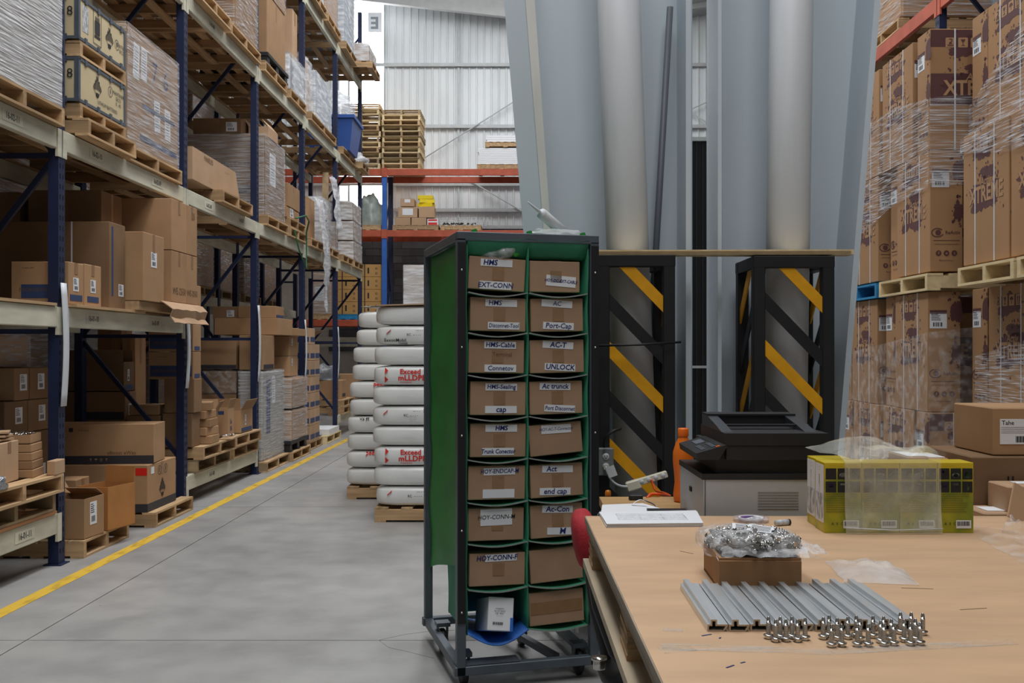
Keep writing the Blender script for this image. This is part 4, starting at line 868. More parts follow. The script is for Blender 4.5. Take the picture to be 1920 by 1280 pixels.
for k in range(3): tag(ob('yellow_box', boxmesh(.37, .3, .09, YLB, .004), None, (wx(797, YB)+[0, .02, -.01][k], YB+.3, zc+.095*k), (0, 0, R([-12, 4, 0][k]))), '%s yellow box of the pile on the far rack' % ['lowest', 'middle', 'topmost'][k], 'box', 'yellow boxes on the far rack')
b = MB()
for i in range(13): b.tube([(-.6+.1*i, 0, 0), (-.6+.1*i, 0, .22)], .006, 4)
for i in range(5): b.tube([(-.6, 0, .055*i), (.6, 0, .055*i)], .006, 4)
o = b.build('wire_basket', GIRT, None, (wx(868, YB), YB+.3, zf)); tag(o, 'low wire mesh panel with odds and ends on the far rack', 'basket')
lumps('hardware', 'loose dark hardware scattered by the wire mesh panel on the far rack', 'hardware', (wx(860, YB), YB+.2, zf), .8, .2, 30, .03, BLKM, 9)
heap('film_bundle', 'grey-green film bundle on the far rack by the bright strip', 'film', (wx(690, YB), YB+.5, zf), .62, .8, .75, mat('film_greygreen', '#9aa39c', .3, var=.15, bump=.6, bscale=8), .3, seed=6); pallet('pallet under the film bundle on the far rack', .64, 1.0, wx(690, YB), YB+.5, 4.472, joined=True)
# strapped brown cartons on blue pallets, far rack low beam
for c, xc in enumerate((wx(652, YB), wx(694, YB))):
    pallet('dark blue pallet under the %s strapped carton pile on the far rack' % ['left', 'right'][c], .535, 1.0, xc, YB+.5, 2.282, joined=True, color=BLUEW)
    for k in range(4):
        o = carton('%s strapped carton from the bottom, %s pile on the far rack' % (ord_(k), ['left', 'right'][c]), (.52, .6, .30), (xc, YB+.35, 2.284+PH+.307*k), m=mat('carton_strap', '#bd9157', .7, var=.05) if (c, k) == (0, 0) else bpy.data.materials['carton_strap'], tape='', group='strapped cartons on the far rack', marks=[('band', 'F', -.1, .5, .04, .14, BLK), ('text', 'F', .28, .5, 'o\no', .12, BLK)])
        ob('strap', boxmesh(.02, .62, .305, BLK), o, (-.14, 0, 0))
wrapped('film-wrapped load with a paper on the low beam of the far rack', (.56, .9, 1.0), (wx(599, YB), YB+.5, 2.284+PH), CB, FILM, marks=[('sheet', 'F', .0, .5, .22, .34)]); pallet('pallet under the wrapped load on the far rack low beam', .6, 1.0, wx(599, YB), YB+.5, 2.282, joined=True)
carton('large plain carton on the floor under the far rack', (.7, .7, .85), (wx(645, 23.4), 23.6, 0), m=CB)
struct(MB().box((-3.5, 26.3, 1.75), (6, .2, .25)).build('trim_2', BEAM))
# ---------------------------------------------------------------- tapered steel columns, pipes, guards
YN, YF_ = 5.46, 5.79     # near flange edge and web
def col_poly(cols, Y, ztop=6.4):
    """outline in x-z at depth Y from two image-free edges given as (x at z=0, x at ztop)"""
    (a0, a1), (b0, b1) = cols; return [(a0, 0), (b0, 0), (b1, ztop), (a1, ztop)]
ZT = 6.4
def ext(p0, p1, Y):
    """line through two photo points at depth Y -> x at the floor and x at ZT"""
    x0, z0, x1, z1 = wx(p0[0], Y), wz(p0[1], Y), wx(p1[0], Y), wz(p1[1], Y); s = (x1-x0)/(z1-z0); return x0+s*(0-z0), x0+s*(ZT-z0)
def plate(edges, y0, y1, name, m, par):
    (a0, a1), (b0, b1) = edges; return MB().prism([(a0, 0), (b0, 0), (b1, ZT), (a1, ZT)], y0, y1).build(name, m, par)
cl_ = thing('steel_column', 'left tapered grey steel column behind the green cart, pipe in front of its web', 'column', (0, 0, 0))
L_a = ext((945, 0), (981, 430), YN); L_b = ext((985, 0), (1019, 430), YN); L_c = ext((999, 0), (1029, 430), YN)
plate((L_a, L_b), YN, YN+.05, 'flange_cover', GREYC, cl_)
plate(((L_b[0], L_b[1]), (L_c[0]+.01, L_c[1]+.01)), YN-.01, YN+.33, 'flange', mat('flange_white', '#d6d5d0', .6, var=.08, scale=(9, 9, 2)), cl_)
W_b = ext((1282, 0), (1282, 430), YF_)
plate(((L_c[0]-.04, L_c[1]-.04), (W_b[0]+.05, W_b[1]+.05)), YF_, YF_+.012, 'web', GREYC, cl_)
r0, r1 = ext((1286, 0), (1286, 430), YN), ext((1296, 0), (1296, 430), YN)
plate((r0, r1), YN, YF_+.012, 'flange', GREYC, cl_)
cr_ = thing('steel_column', 'right tapered grey steel column leaning outwards beside the tall cartons', 'column', (0, 0, 0))
a0, a1 = ext((1346, 0), (1346, 430), YN), ext((1353, 0), (1353, 430), YN); plate((a0, a1), YN, YF_+.012, 'flange', GREYC, cr_)
b0, b1 = ext((1640, 0), (1588, 640), YN), ext((1651, 0), (1599, 640), YN); plate((b0, b1), YN, YF_+.012, 'flange', GREYC, cr_)
plate((a1, b0), YF_, YF_+.012, 'web', GREYC, cr_)
def pipe(label, p0, p1, r, Y, m, z0=0.0, z1=ZT, name='downpipe', cat='pipe', n=28):
    x0, zz0, x1, zz1 = wx(p0[0], Y), wz(p0[1], Y), wx(p1[0], Y), wz(p1[1], Y); s = (x1-x0)/(zz1-zz0)
    b = MB(); b.tube([(x0+s*(z-zz0), Y, z) for z in (z0, z1)], r, n); return tag(b.build(name, m), label, cat)
pipe('white plastic downpipe in front of the left steel column', (1160, 0), (1177, 470), .1165, 5.45, PVC); pipe('white plastic downpipe in front of the right steel column', (1484, 0), (1477, 470), .1165, 5.45, PVC)
for lb, Y, pts in (('grey plastic conduit leaning against the web of the left column', 5.72, [(1255, 17), (1228, 470), (1198, 830), (1190, 1000)]),):
    tag(MB().tube([(wx(x, Y), Y-.05*(i/3)-.03, wz(y, Y)) for i, (x, y) in enumerate(pts)], .0185, 14).build('grey_conduit', PVCG), lb, 'pipe')
# dark pack standing between the columns, further back
o = tag(MB().box((wx(1310, 8), 8.1, 1.62), (.9, .2, 3.24)).build('black_panel_pack', BLKG), 'tall black panel pack standing in the gap between the two columns', 'panels')
for k in range(6): ob('panel_edge', boxmesh(.012, .01, 3.2, BLKM), o, (wx(1310, 8)-.12+.05*k, 7.99, .02))
ob('top_rail', boxmesh(.9, .03, .03, GIRT), o, (wx(1310, 8), 7.98, 3.22)); ob('rail', boxmesh(.9, .02, .02, GIRT), o, (wx(1310, 8), 7.98, 1.4))
def guard(label, x0, x1, yn, yf, zt, bars):
    t = thing('striped_guard', label, 'guard', ((x0+x1)/2, yn, 0)); W = x1-x0; D = yf-yn; s = .062
    for x in (-W/2+s/2, W/2-s/2):
        for y in (s/2, D-s/2): ob('post', boxmesh(s, s, zt, BLKP, .004), t, (x, y, 0))
    for y in (s/2, D-s/2): ob('top_bar', boxmesh(W+.004, s+.002, s, BLKP, .004), t, (0, y, zt-s+.002))
    for x in (-W/2+s/2, W/2-s/2): ob('top_bar', boxmesh(s, D-2*s, s, BLKP), t, (x, D/2, zt-s))
    iw = W-2*s; h = .085
    def band(px, py, y0, y1, zc, m, axis):
        # sloping flat: high at the left, low at the right
        L_ = (px[1]-px[0]); raw = [(px[0], zc+h/2), (px[0], zc-h/2), (px[1], zc-h/2-L_*1.03), (px[1], zc+h/2-L_*1.03)]; pts = []; zm = zt-s
        for i in range(4):
            p, q = raw[i-1], raw[i]
            if (p[1] > zm) != (q[1] > zm): t_ = (zm-p[1])/(q[1]-p[1]); pts.append((p[0]+t_*(q[0]-p[0]), zm))
            if q[1] <= zm: pts.append(q)
        if len(pts) < 3 or min(z for a, z in pts) < .01: return
        b = MB()
        if axis == 'x': b.prism(pts, y0, y1)
        else: b.prism([(a, z) for a, z in pts], y0, y1, 'yz')
        b.build('striped_bar', m, t)
    for zc, m in bars:
        band((-W/2+s*.9, W/2-s*.9), 0, .008, .016, zc, m, 'x')
        band((s*.9, D-s*.9), 0, -W/2+.012, -W/2+.02, zc-.02, m, 'y'); band((s*.9, D-s*.9), 0, W/2-.02, W/2-.012, zc-.02, m, 'y')
    return t
YG = 5.2; gs = YG/F
bars = [(wz(490, YG)-.005+.0, YEL)]
def zc_at(py): return wz(py, YG)
gl = guard('yellow and black striped steel guard around the left downpipe', wx(1121, YG), wx(1266, YG), YG, YG+.45, wz(478, YG), [(zc_at(464), YEL), (zc_at(563), BLKP), (zc_at(653), YEL), (zc_at(745), BLKP), (zc_at(834), YEL), (zc_at(926), BLKP), (zc_at(1018), YEL)])
gr = guard('yellow and black striped steel guard around the right downpipe', wx(1413, YG), wx(1565, YG), YG, YG+.45, wz(480, YG), [(zc_at(458), YEL), (zc_at(560), BLKP), (zc_at(649), YEL), (zc_at(739), BLKP), (zc_at(830), YEL), (zc_at(920), BLKP), (zc_at(1010), YEL)])
o = tag(ob('plank', boxmesh(wx(1590, 5.3)-wx(1110, 5.3), .12, .026, WOODN), None, ((wx(1590, 5.3)+wx(1110, 5.3))/2, YG+.062, wz(478.5, YG)+.004), (0, R(-.12), 0)), 'thin pale plank lying across the tops of the two guards', 'plank')
for k in range(2): ob('ply_layer', boxmesh(1.33, .004, .005, WOODG), o, (0, -.0605, .005+.009*k))
o = MB().tube([(wx(1105, 5.15), 5.14, wz(648, 5.15)), (wx(1200, 5.15), 5.13, wz(646, 5.15)), (wx(1278, 5.15), 5.18, wz(641, 5.15))], .007, 6).build('cable_tie_cord', BLKM); tag(o, 'black cord tied across the left striped guard', 'cord')
# ---------------------------------------------------------------- green shelf cart
YAW = R(15.5); CW, CD, CT = .68, .9, 2.085; ZB = .07
ct = thing('shelf_cart', 'tall grey wheeled cart with a green cloth organiser of labelled bins', 'cart', (-.316, 4.5, 0), YAW)
T = Matrix.Translation((-.316, 4.5, 0)) @ Matrix.Rotation(YAW, 4, 'Z')
s = .042
for x in (s/2, CW-s/2):
    for y in (s/2, CD-s/2): ob('post', boxmesh(s, s, CT-ZB-.03, STEEL, .003), ct, (x, y, ZB))
for y in (s/2, CD-s/2):
    ob('top_rail', boxmesh(CW, s, s, STEEL, .003), ct, (CW/2, y, CT-s)); ob('bottom_rail', boxmesh(CW+.02, s, s, STEEL, .003), ct, (CW/2, y, ZB+.0))
for x in (s/2, CW-s/2):
    ob('top_rail', boxmesh(s, CD-2*s, s, STEEL, .003), ct, (x, CD/2, CT-s)); ob('bottom_rail', boxmesh(s, CD-2*s, s, STEEL, .003), ct, (x, CD/2, ZB+.0))
ob('corner_bracket', boxmesh(.3, .09, .004, STEEL), ct, (.15, .05, ZB+.045)); MB().bar((.5, .1, ZB+.02), (.36, .8, ZB+.02), .035, .03).build('floor_brace', STEEL, ct)
for x in (s/2, CW-s/2):
    f = ob('face_strip', boxmesh(s*.86, .006, CT-.36, BLKP), ct, (x, -.003, .31))
    for z in (.05, .42, .85, 1.25, 1.6): MB().lathe([(0, -.006), (.004, -.005), (.006, 0)], 8, (0, -.002, z), 'y').build('rivet', SHINY, f)
def caster(x, y):
    c = ob('caster', boxmesh(.07, .07, .02, STEEL), ct, (x, y, .135))
    b = MB()
    for q in (-.024, .024): b.prism([(-.03, -.0), (.03, 0), (.014, -.085), (-.014, -.085)], q-.002, q+.002, 'yz')
    b.build('fork', STEEL, c); MB().lathe([(0, -.016), (.05, -.016), (.06, -.009), (.06, .009), (.05, .016), (0, .016)], 24, (0, 0, -.075), 'x').build('wheel', BLKM, c)
    MB().lathe([(0, -.03), (.009, -.03), (.009, .03), (0, .03)], 8, (0, 0, -.075), 'x').build('axle', SHINY, c)
for x, y in ((.05, .1), (.61, .1), (.05, .62), (.47, .62)): caster(x, y)
# cloth: side panels, back, organiser
def cloth(name, fn, m, nu=10, nv=18, th=.003):
    b = MB(); b.grid(fn, nu, nv); o = b.build(name, m, ct); md = o.modifiers.new('t', 'SOLIDIFY'); md.thickness = th; return o
cloth('side_panel', lambda i, j: (.03+.012*noise.noise((i*3, j*7, 1)), .03+(CD-.07)*i, CT-.045-(1.66-.18*(1-i)**.8+.0)*j-(.0 if i > .1 else .12*j)), GREENS)
cloth('side_panel', lambda i, j: (CW-.03, .03+(CD-.06)*i, CT-.045-1.72*j), GREENS)
ORGD = .46; xa, xm_, xb = .05, .338, .63
shz = [1.815, 1.63, 1.437, 1.244, 1.051, .856, .668, .46, .262]
cloth('organiser_back', lambda i, j: (xa+(xb-xa)*i, ORGD, 2.05-(2.05-.24)*j), GREEN, 4, 8)
for x in (xa, xm_, xb): cloth('divider', lambda i, j, x=x: (x+.003*math.sin(j*28), .012+(ORGD-.015)*i, 2.05-(2.05-.25)*j), GREEN, 3, 24)
for x0, x1 in ((xa, xm_), (xm_, xb)):
    v = cloth('valance', lambda i, j, x0=x0, x1=x1: (x0+(x1-x0)*i, .004+.06*j*j, 2.062-.09*j), GREEN, 6, 5)
    cloth('top_cloth', lambda i, j, x0=x0, x1=x1: (x0+(x1-x0)*i, .0+ORGD*j, 2.06-.012*math.sin(math.pi*i)), GREEN, 6, 4)
    for k, z in enumerate(shz):
        if k == 8 and x0 == xa: continue
        sag = .018
        o = cloth('shelf', lambda i, j, x0=x0, x1=x1, z=z: (x0+.004+(x1-x0-.008)*i, .012+(ORGD-.015)*j, z-.004-sag*math.sin(math.pi*i)), GREEN, 10, 3)
        MB().grid(lambda i, j, x0=x0, x1=x1, z=z: (x0+.004+(x1-x0-.008)*i, .009, z-.007+.006*j-sag*math.sin(math.pi*i)), 10, 1).build('white_edge', RIM, o)
o = cloth('bottom_sling', lambda i, j: (xa+.003+(xm_-xa-.006)*i, .004+(ORGD-.01)*j, .262-.062*math.sin(math.pi*i)-.0), BLUEC, 12, 4, .006)
for x in (.08, .34, .6): MB().add([(x-.025, .0, 2.06), (x+.03, .004, 2.058), (x+.012, .01, 2.1), (x-.012, .006, 2.094)], [(0, 1, 2, 3)]).build('tie', GREENS, ct)
rag('loose_thread', 'frayed white threads hanging at the back post of the green cart', 'thread', [(-.595, 5.33, .78), (-.61, 5.32, .62), (-.6, 5.31, .5)], .03, PAPER, .03) if False else None
# the bins
def inw(x, y, z): return T @ Vector((x, y, z))
def bin_(label, col, row, wd, ht, lab, dx=0, tilt=0, dy=.03, open_=False, tape=True, dz=0):
    xc = (xa+xm_)/2 if col == 0 else (xm_+xb)/2
    z = shz[row]+.002+dz+abs(math.sin(R(tilt)))*wd*.34
    dim = (wd, .34, ht); p = inw(xc+dx, dy+.17, z)
    m3 = Euler((0, 0, YAW)).to_matrix() @ Euler((0, R(tilt), 0)).to_matrix()
    b = ob('bin_carton', boxmesh(*dim, CBC, .003), None, p, m3.to_euler()); tag(b, label, 'box', 'labelled bins in the green cart')
    if tape:
        decal(b, dim, 'F', .02, .5, .055, ht*.38, TAPEB, 'packing_tape'); decal(b, dim, 'T', 0, .5, .06, .33, TAPEB, 'packing_tape')
    for (u, v, w_, h_, segs, roll) in lab:
        o = decal(b, dim, 'F', u, v, w_, h_, PAPER, 'paper_label', R(roll))
        for s_, du, size, m, bold, sx in segs: ob('handwriting', textmesh(s_, size, m, bold, sx, .12), o, (du, 0, .0026))
    return b
def one(s_, size=.03, m=None, bold=.012, sx=1.0, du=0): return [(s_, du, size, m or INK, bold, sx)]
LW, LH = .15, .033
top = lambda s_, u=.08, roll=0, v=.84, **k: (u, v, LW, LH, one(s_, **k), roll)
bot = lambda s_, u=.08, roll=0, v=.17, **k: (u, v, LW, LH, one(s_, **k), roll)
bin_('bin carton marked EXT-CONN, top left cell, under a clear bag', 0, 0, .268, .15, [top('HMS', -.02, 1, bold=.03, du=-.03, size=.034), (-.02, .15, LW, .036, one('EXT-CONN', .032), 1)], -.004, 3)
bin_('bin carton marked EXT-CABLE, top right cell', 1, 0, .245, .145, [(.12, .36, .145, .05, one('HOY-DC-EXT-CABLE', .02, bold=.02, sx=.86), -4)], -.012, 0)
bin_('bin carton marked Disconnet-Tool, second cell down on the left', 0, 1, .264, .155, [top('HMS', .05, 0, size=.032, du=-.03), bot('Disconnet-Tool', .1, 0, size=.026, sx=.86)], .004, 1)
bin_('bin carton marked AC Port-Cap, second cell down on the right', 1, 1, .257, .155, [top('AC', .0, -4, bold=.004, du=0), bot('Port-Cap', .02, -3, size=.034)], 0, -1)
o = bin_('bin carton marked Cable Connetor, third cell down on the left', 0, 2, .264, .155, [top('HMS-Cable', .06, 0, bold=.02, size=.03), bot('Connetov', .07, 0, v=.15)], -.004, 1)
letter(o, (.264, .34, .155), 'F', .1, .56, 'Terminal', .026, BROWNP)
bin_('bin carton marked AC-T UNLOCK, third cell down on the right', 1, 2, .265, .155, [top('AC-T', .02, -4, bold=.025, size=.034), bot('UNLOCK', .05, -4, bold=.02, size=.034)], 0, -1)
bin_('bin carton marked Sealing cap, fourth cell down on the left', 0, 3, .264, .155, [top('HMS-Sealing', .05, 0, bold=.02, size=.027), bot('cap', .05, 0, bold=.02, size=.036)], .004, 1)
o = bin_('bin carton marked Ac trunck Port Disconnet, fourth cell down on the right', 1, 3, .258, .155, [top('Ac trunck', -.02, -2, bold=.022, size=.032), bot('Port Disconnet', .06, -4, size=.026, sx=.9)], -.004, -1)
bin_('bin carton marked Trunk Conector, fifth cell down on the left', 0, 4, .264, .155, [top('HMS', .05, 0, bold=.03, v=.86), bot('Trunk Conector', .0, 0, bold=.022, size=.028, sx=.86)], .004, 1)
bin_('tilted bin carton marked T-Connector, fifth cell down on the right', 1, 4, .258, .145, [(.02, .82, .145, .04, one('HOY-AC-T-Connector', .02, bold=.004, sx=.86), -2)], -.002, -4.5, tape=False)
o = bin_('bin carton marked ENDCAP-M with a blank label below, sixth cell on the left', 0, 5, .27, .155, [(.04, .84, .15, LH, one('HOY-ENDCAP-M', .027, bold=.014, sx=.9), 1), (.03, .18, .15, .04, [], 0)], -.002, 1)
bin_('bin carton marked Act end cap, sixth cell down on the right', 1, 5, .257, .155, [top('Act', .02, -3, bold=.02, du=-.03, size=.034), bot('end cap', -.04, -3, bold=.016, size=.036)], 0, -2)
bin_('bin carton marked CONN-M on a large paper, seventh cell on the left', 0, 6, .264, .15, [(-.0, .72, .15, .075, [('HOY-CONN-M', 0, .028, BLK, .004, .95)], 1)], -.006, 1)
bin_('bin carton marked Ac-Con M behind the red chair, seventh cell on the right', 1, 6, .257, .155, [top('Ac-Con', .02, -4, bold=.02, size=.036), bot('M', .1, -4, bold=.02, size=.04)], 0, -2)
bin_('bin carton marked CONN-F, eighth cell down on the left', 0, 7, .264, .15, [(.06, .86, .15, LH, one('HOY-CONN-F', .032, bold=.022, sx=.95, du=-.02), 1)], 0, 1)
bin_('plain unlabelled bin carton tilted in the eighth cell on the right', 1, 7, .257, .155, [], 0, -3.5, tape=False)
o = bin_('plain carton with a wide tape band in the bottom right cell', 1, 8, .268, .155, [], 0, -2.5, tape=False); decal(o, (.275, .34, .16), 'F', 0, .5, .25, .055, TAPE, 'packing_tape')
p = inw(xa+.135, .16, .225); dim = (.12, .24, .15)
o = tag(ob('white_carton', boxmesh(*dim, PAPER, .003), None, inw(xa+.145, .11, .232), (Euler((0, 0, YAW)).to_matrix() @ Euler((R(-16), R(7), 0)).to_matrix()).to_euler()), 'small white printed carton lying in the blue sling at the cart bottom', 'box')
letter(o, dim, 'F', -.05, .55, 'conector\n3x 2.5 mm2\nCE  IP67\n- - - - -', .011, BLK); barcode(o, dim, 'F', -.1, .22, .05, .012); decal(o, dim, 'F', .44, .2, .014, .06, BLUEC, 'blue_mark')
# bag and caulk on the cart
b = MB()
def bagf(i, j):
    a = 2*math.pi*i; r = .065*math.sin(math.pi*min(max(j, .02), .98))**.6
    return ((-.10+.24*j)+.0*a, r*.9*math.cos(a)*(1+.3*noise.noise((i*6, j*5, 0))), .03+.05*j*j+r*.62*math.sin(a)*(1+.3*noise.noise((i*5, j*6, 3))))
b.grid(bagf, 20, 14); o = b.build('clear_bag', film('clear_bag_soft', '#eef2f4', .16, .6, (16, 16, 16), rough=.1, bump=.5), None, inw(.21, .07, 1.955), (0, R(-8), YAW)); tag(o, 'clear plastic bag with green caps on the top left bin of the cart', 'bag')
MB().lathe([(0, -.008), (.017, -.008), (.017, .008), (0, .008)], 16, (.08, -.03, .03), 'y').build('green_cap', mat('cap_green', '#3ea43c', .4, var=.05), o); MB().box((.03, 0, .04), (.035, .03, .03), (.2, .3, .1)).build('black_plug', BLKM, o)
tb = thing('caulk_tube', 'white caulk cartridge with a nozzle lying on top of the green cart', 'tube', inw(.44, .12, 2.165), rot=(0, 0, 0))
TR = .026
MB().lathe([(0, -.02), (TR*.9, -.02), (TR, -.018), (TR, .2), (0, .2)], 20, (0, 0, TR*.9), 'x').build('cartridge', mat('cartridge_white', '#d9dbdd', .4, var=.05), tb)
MB().lathe([(TR, -.02), (TR*.96, -.025), (.009, -.03), (.008, -.045), (.003, -.13), (0, -.13)], 16, (0, 0, TR*.9), 'x').build('nozzle', WHITEP, tb); tb.rotation_euler = (0, R(24), R(49))
heap('crumpled_film', 'crumpled clear film under the caulk tube on the green cart', 'film', inw(.5, .13, 2.062), .3, .16, .06, FILMW, .4, seed=8, rz=YAW)
# ---------------------------------------------------------------- chair behind the table corner
ch = thing('office_chair', 'red upholstered office chair tucked behind the table corner', 'chair', (.37, 3.27, 0), R(-90))
def pad(nm, c, sx, sy, sz, m, rot=(0, 0, 0)):
    b = MB(); b.grid(lambda i, j: (sx*math.copysign(abs(math.cos(2*math.pi*i))**.7, math.cos(2*math.pi*i))*math.cos(math.pi*(j-.5))**.5, sy*math.copysign(abs(math.sin(2*math.pi*i))**.7, math.sin(2*math.pi*i))*math.cos(math.pi*(j-.5))**.5, sz*math.sin(math.pi*(j-.5))), 24, 10); return b.build(nm, m, ch, c, rot)
pad('backrest', (0, -.18, .93), .12, .042, .09, REDC, (R(8), R(3), 0)); pad('seat', (0, .06, .5), .2, .2, .05, BLKM)
MB().tube([(0, -.17, .9), (0, -.15, .7), (0, -.1, .5), (0, 0, .44)], .018, 8).build('back_bar', BLKM, ch)
MB().tube([(.1, -.17, .87), (.13, -.15, .74), (.14, -.1, .6), (.1, -.02, .5)], .016, 8).build('arm', BLKM, ch)
MB().lathe([(.03, .12), (.03, .3), (.02, .3), (.02, .46)], 12).build('gas_column', BLKM, ch)
for k in range(5):
    a = 2*math.pi*k/5; MB().tube([(.02*math.cos(a), .02*math.sin(a), .13), (.26*math.cos(a), .26*math.sin(a), .075)], .018, 8).build('base_leg', BLKM, ch); MB().lathe([(0, -.012), (.03, -.012), (.03, .012), (0, .012)], 12, (.27*math.cos(a), .27*math.sin(a), .03), 'x').build('castor', BLKM, ch)
# ---------------------------------------------------------------- tall printed cartons on the right
BD, BWD, BH = .25, .68, .926
XA, XB_ = 3.07, 3.3
CNT = [0]
def tall(label, X, y0, z, wide, marks='auto', face_m=None, slipm=True, h=BH, txt=True):
    """one tall carton, its aisle face at x = X, its near end at depth y0. wide: the broad side faces the aisle"""
    dx, dy = (BD, BWD) if wide else (BWD, BD); dim = (dx, dy-.008, h-.004)
    o = ob('tall_carton', boxmesh(*dim, CBX, .004), None, (X+dx/2, y0+dy/2, z)); tag(o, label, 'box', 'tall printed cartons')
    CNT[0] += 1; sd = CNT[0] % 3
    big = 'L' if wide else 'F'; small = 'F' if wide else 'L'
    # broad side: two blots, handling marks, lettering
    splash(o, dim, big, -.05, .86, .5, .22, seed=1+sd); splash(o, dim, big, -.02, .50, .56, .3, seed=4+sd); splash(o, dim, big, .06, .66, .3, .12, seed=7)
    if not wide:
        for v_, h_ in ((.92, .13), (.5, .24)): decal(o, dim, big, 0, v_, BWD*.985, h_, MAROON, 'printed_band', t=.0008)
    icons(o, dim, big, -.06, .885, .075)
    letter(o, dim, big, .02, .60, 'Activ', .075, TANP, bold=.012, lift=.0026, shear=.2); letter(o, dim, big, .02, .505, 'XTREME', .155, TANP, bold=.03, lift=.0026, sx=.86)
    # narrow side: reactiv-like print as on the photo
    g = MB()
    for a in range(20): 
        t0, t1 = R(40+a*15), R(55+a*15); g.bar((-.055+.045*math.cos(t0), .032*math.sin(t0), 0), (-.055+.045*math.cos(t1), .032*math.sin(t1), 0), .007, .0004)
    g.add([(-.05+.022*math.cos(R(a)), .022*math.sin(R(a)), 0) for a in range(0, 360, 30)], [tuple(range(12))])
    ob('round_logo', g.mesh('round_logo', MAROON), o, face(dim, small, -.05, .32, .0022), FR[small])
    letter(o, dim, small, .19, .32, 'ReActiv', .036, MAROON, bold=.01, lift=.0026); decal(o, dim, small, 0, .255, .2, .004, MAROON, 'printed_rule')
    letter(o, dim, small, 0, .225, 'www.reactivmexico.com', .018, MAROON, lift=.0026)
    g = MB()
    for i in range(3): g.add([((i-1)*.06+.022*math.cos(R(a)), .022*math.sin(R(a)), 0) for a in range(0, 360, 24)], [tuple(range(15))])
    r_ = ob('round_icons', g.mesh('round_icons', MAROON), o, face(dim, small, 0, .15, .0022), FR[small])
    for i, c in enumerate('fot'): ob('icon_glyph', textmesh(c, .03, TANP, .02), r_, ((i-1)*.06, 0, .0022))
    letter(o, dim, small, 0, .09, 'Reactiv Mexico', .018, MAROON, lift=.0026); splash(o, dim, small, .36, .84, .12, .22, seed=11); splash(o, dim, small, .38, .5, .1, .2, seed=12)
    slip(o, dim, small, -.18, .76, .13, .12)
    q = decal(o, dim, small, -.18, .83, .13, .03, MAROON, 'label_header')
    for u in (-.22, .2): 
        ob('strap', boxmesh(*( (.006, dim[1]*.0+.012, h-.004) if wide else (.012, .006, h-.004)), WHITEP), o, face(dim, big, u, 0, .0))
    return o
z1, z2, z3, z4 = .145, .145+BH, 2.145, 2.145+BH
# nearest edge pile A (front end seen), blue-pallet pile behind it, pile B at the photo's right edge
def rp(label, X, y0, y1, z, **k): return pallet(label, .95, y1-y0, X+.475, (y0+y1)/2, z, group='pallets under the tall cartons', **k)
rp('floor pallet under the tall carton pile right of the column', XA-.02, 7.6, 8.6, 0.0); rp('pallet between the tiers of the tall carton pile right of the column', XA-.03, 7.56, 8.6, 2.0, m=WOODN, along=WOODN)
rp('floor pallet under the farther tall carton pile', XA-.02, 8.68, 9.7, 0.0); rp('blue pallet between the tiers of the farther tall carton pile', XA-.03, 8.66, 9.7, 2.0, color=BLUEW)
rp('floor pallet under the tall carton pile at the right edge', XB_-.2, 6.4, 7.4, 0.0); rp('pallet between the tiers of the tall cartons at the right edge', XB_-.22, 6.3, 7.12, 2.0, m=WOODN, along=WOODN)
rp('nearest pallet between the tiers, right edge of the photo', XB_-.22, 5.4, 6.26, 2.0, m=WOODN, along=WOODN); rp('nearest floor pallet at the right edge', XB_-.2, 5.4, 6.35, 0.0)
tall('bottom tier narrow-side tall carton of the middle pile, by the table', XA, 7.6, z1, False); tall('bottom tier broad-side tall carton of the middle pile', XA, 7.9, z1, True)
tall('second layer tall carton of the middle pile, logo side to the table', XA, 7.62, z2, True); tall('second layer narrow tall carton behind the logo-side one', XA+.02, 8.32, z2, False)
tall('third layer tall carton of the middle pile above the pale pallet, broad side out', XA, 7.58, z3, True); tall('third layer narrow tall carton beside the blue pallet', XA+.05, 8.29, z3, False)
tall('topmost tall carton of the middle pile with four handling marks facing the table', XA, 7.58, z4, False); tall('topmost broad-side tall carton set back in the middle pile', XA, 7.92, z4, True)
tall('bottom tier tall carton of the farther pile beside the column', XA, 8.68, z1, True); tall('second layer tall carton of the farther pile under the blue pallet', XA, 8.72, z2, True)
tall('third layer tall carton of the farther pile on the blue pallet', XA, 8.7, z3, True); tall('topmost tall carton of the farther pile beside the column flange', XA, 8.68, z4, True); tall('bottom tier narrow tall carton of the farther pile', XA+.0, 9.38, z1, False); tall('second layer narrow tall carton of the farther pile', XA, 9.42, z2, False)
tall('third layer narrow tall carton of the farther pile on the blue pallet', XA, 9.4, z3, False); tall('topmost narrow tall carton of the farther pile', XA, 9.38, z4, False)
tall('bottom tier broad-side tall carton at the right edge', XB_-.05, 6.4, z1, True); tall('bottom tier narrow tall carton at the right edge', XB_-.05, 7.1, z1, False)
tall('second layer broad-side tall carton at the right edge under the pale pallet', XB_, 6.44, z2, True); tall('second layer narrow tall carton at the right edge with two stickers', XB_, 7.13, z2, False)
tall('third layer broad-side tall carton at the right edge on the pale pallet', XB_-.18, 6.44, z3, True); tall('third layer nearer tall carton cut by the right edge', XB_-.18, 5.74, z3, True)
tall('topmost broad-side tall carton at the right edge', XB_, 6.45, z4, True); tall('topmost narrow tall carton at the right edge with a sticker', XB_, 7.13, z4, False)
tall('topmost nearest tall carton above the right edge', XB_, 5.75, z4, True); tall('second layer nearest tall carton cut by the right edge', XB_, 5.74, z2, True); tall('bottom tier nearest tall carton cut by the right edge', XB_-.05, 5.7, z1, True)
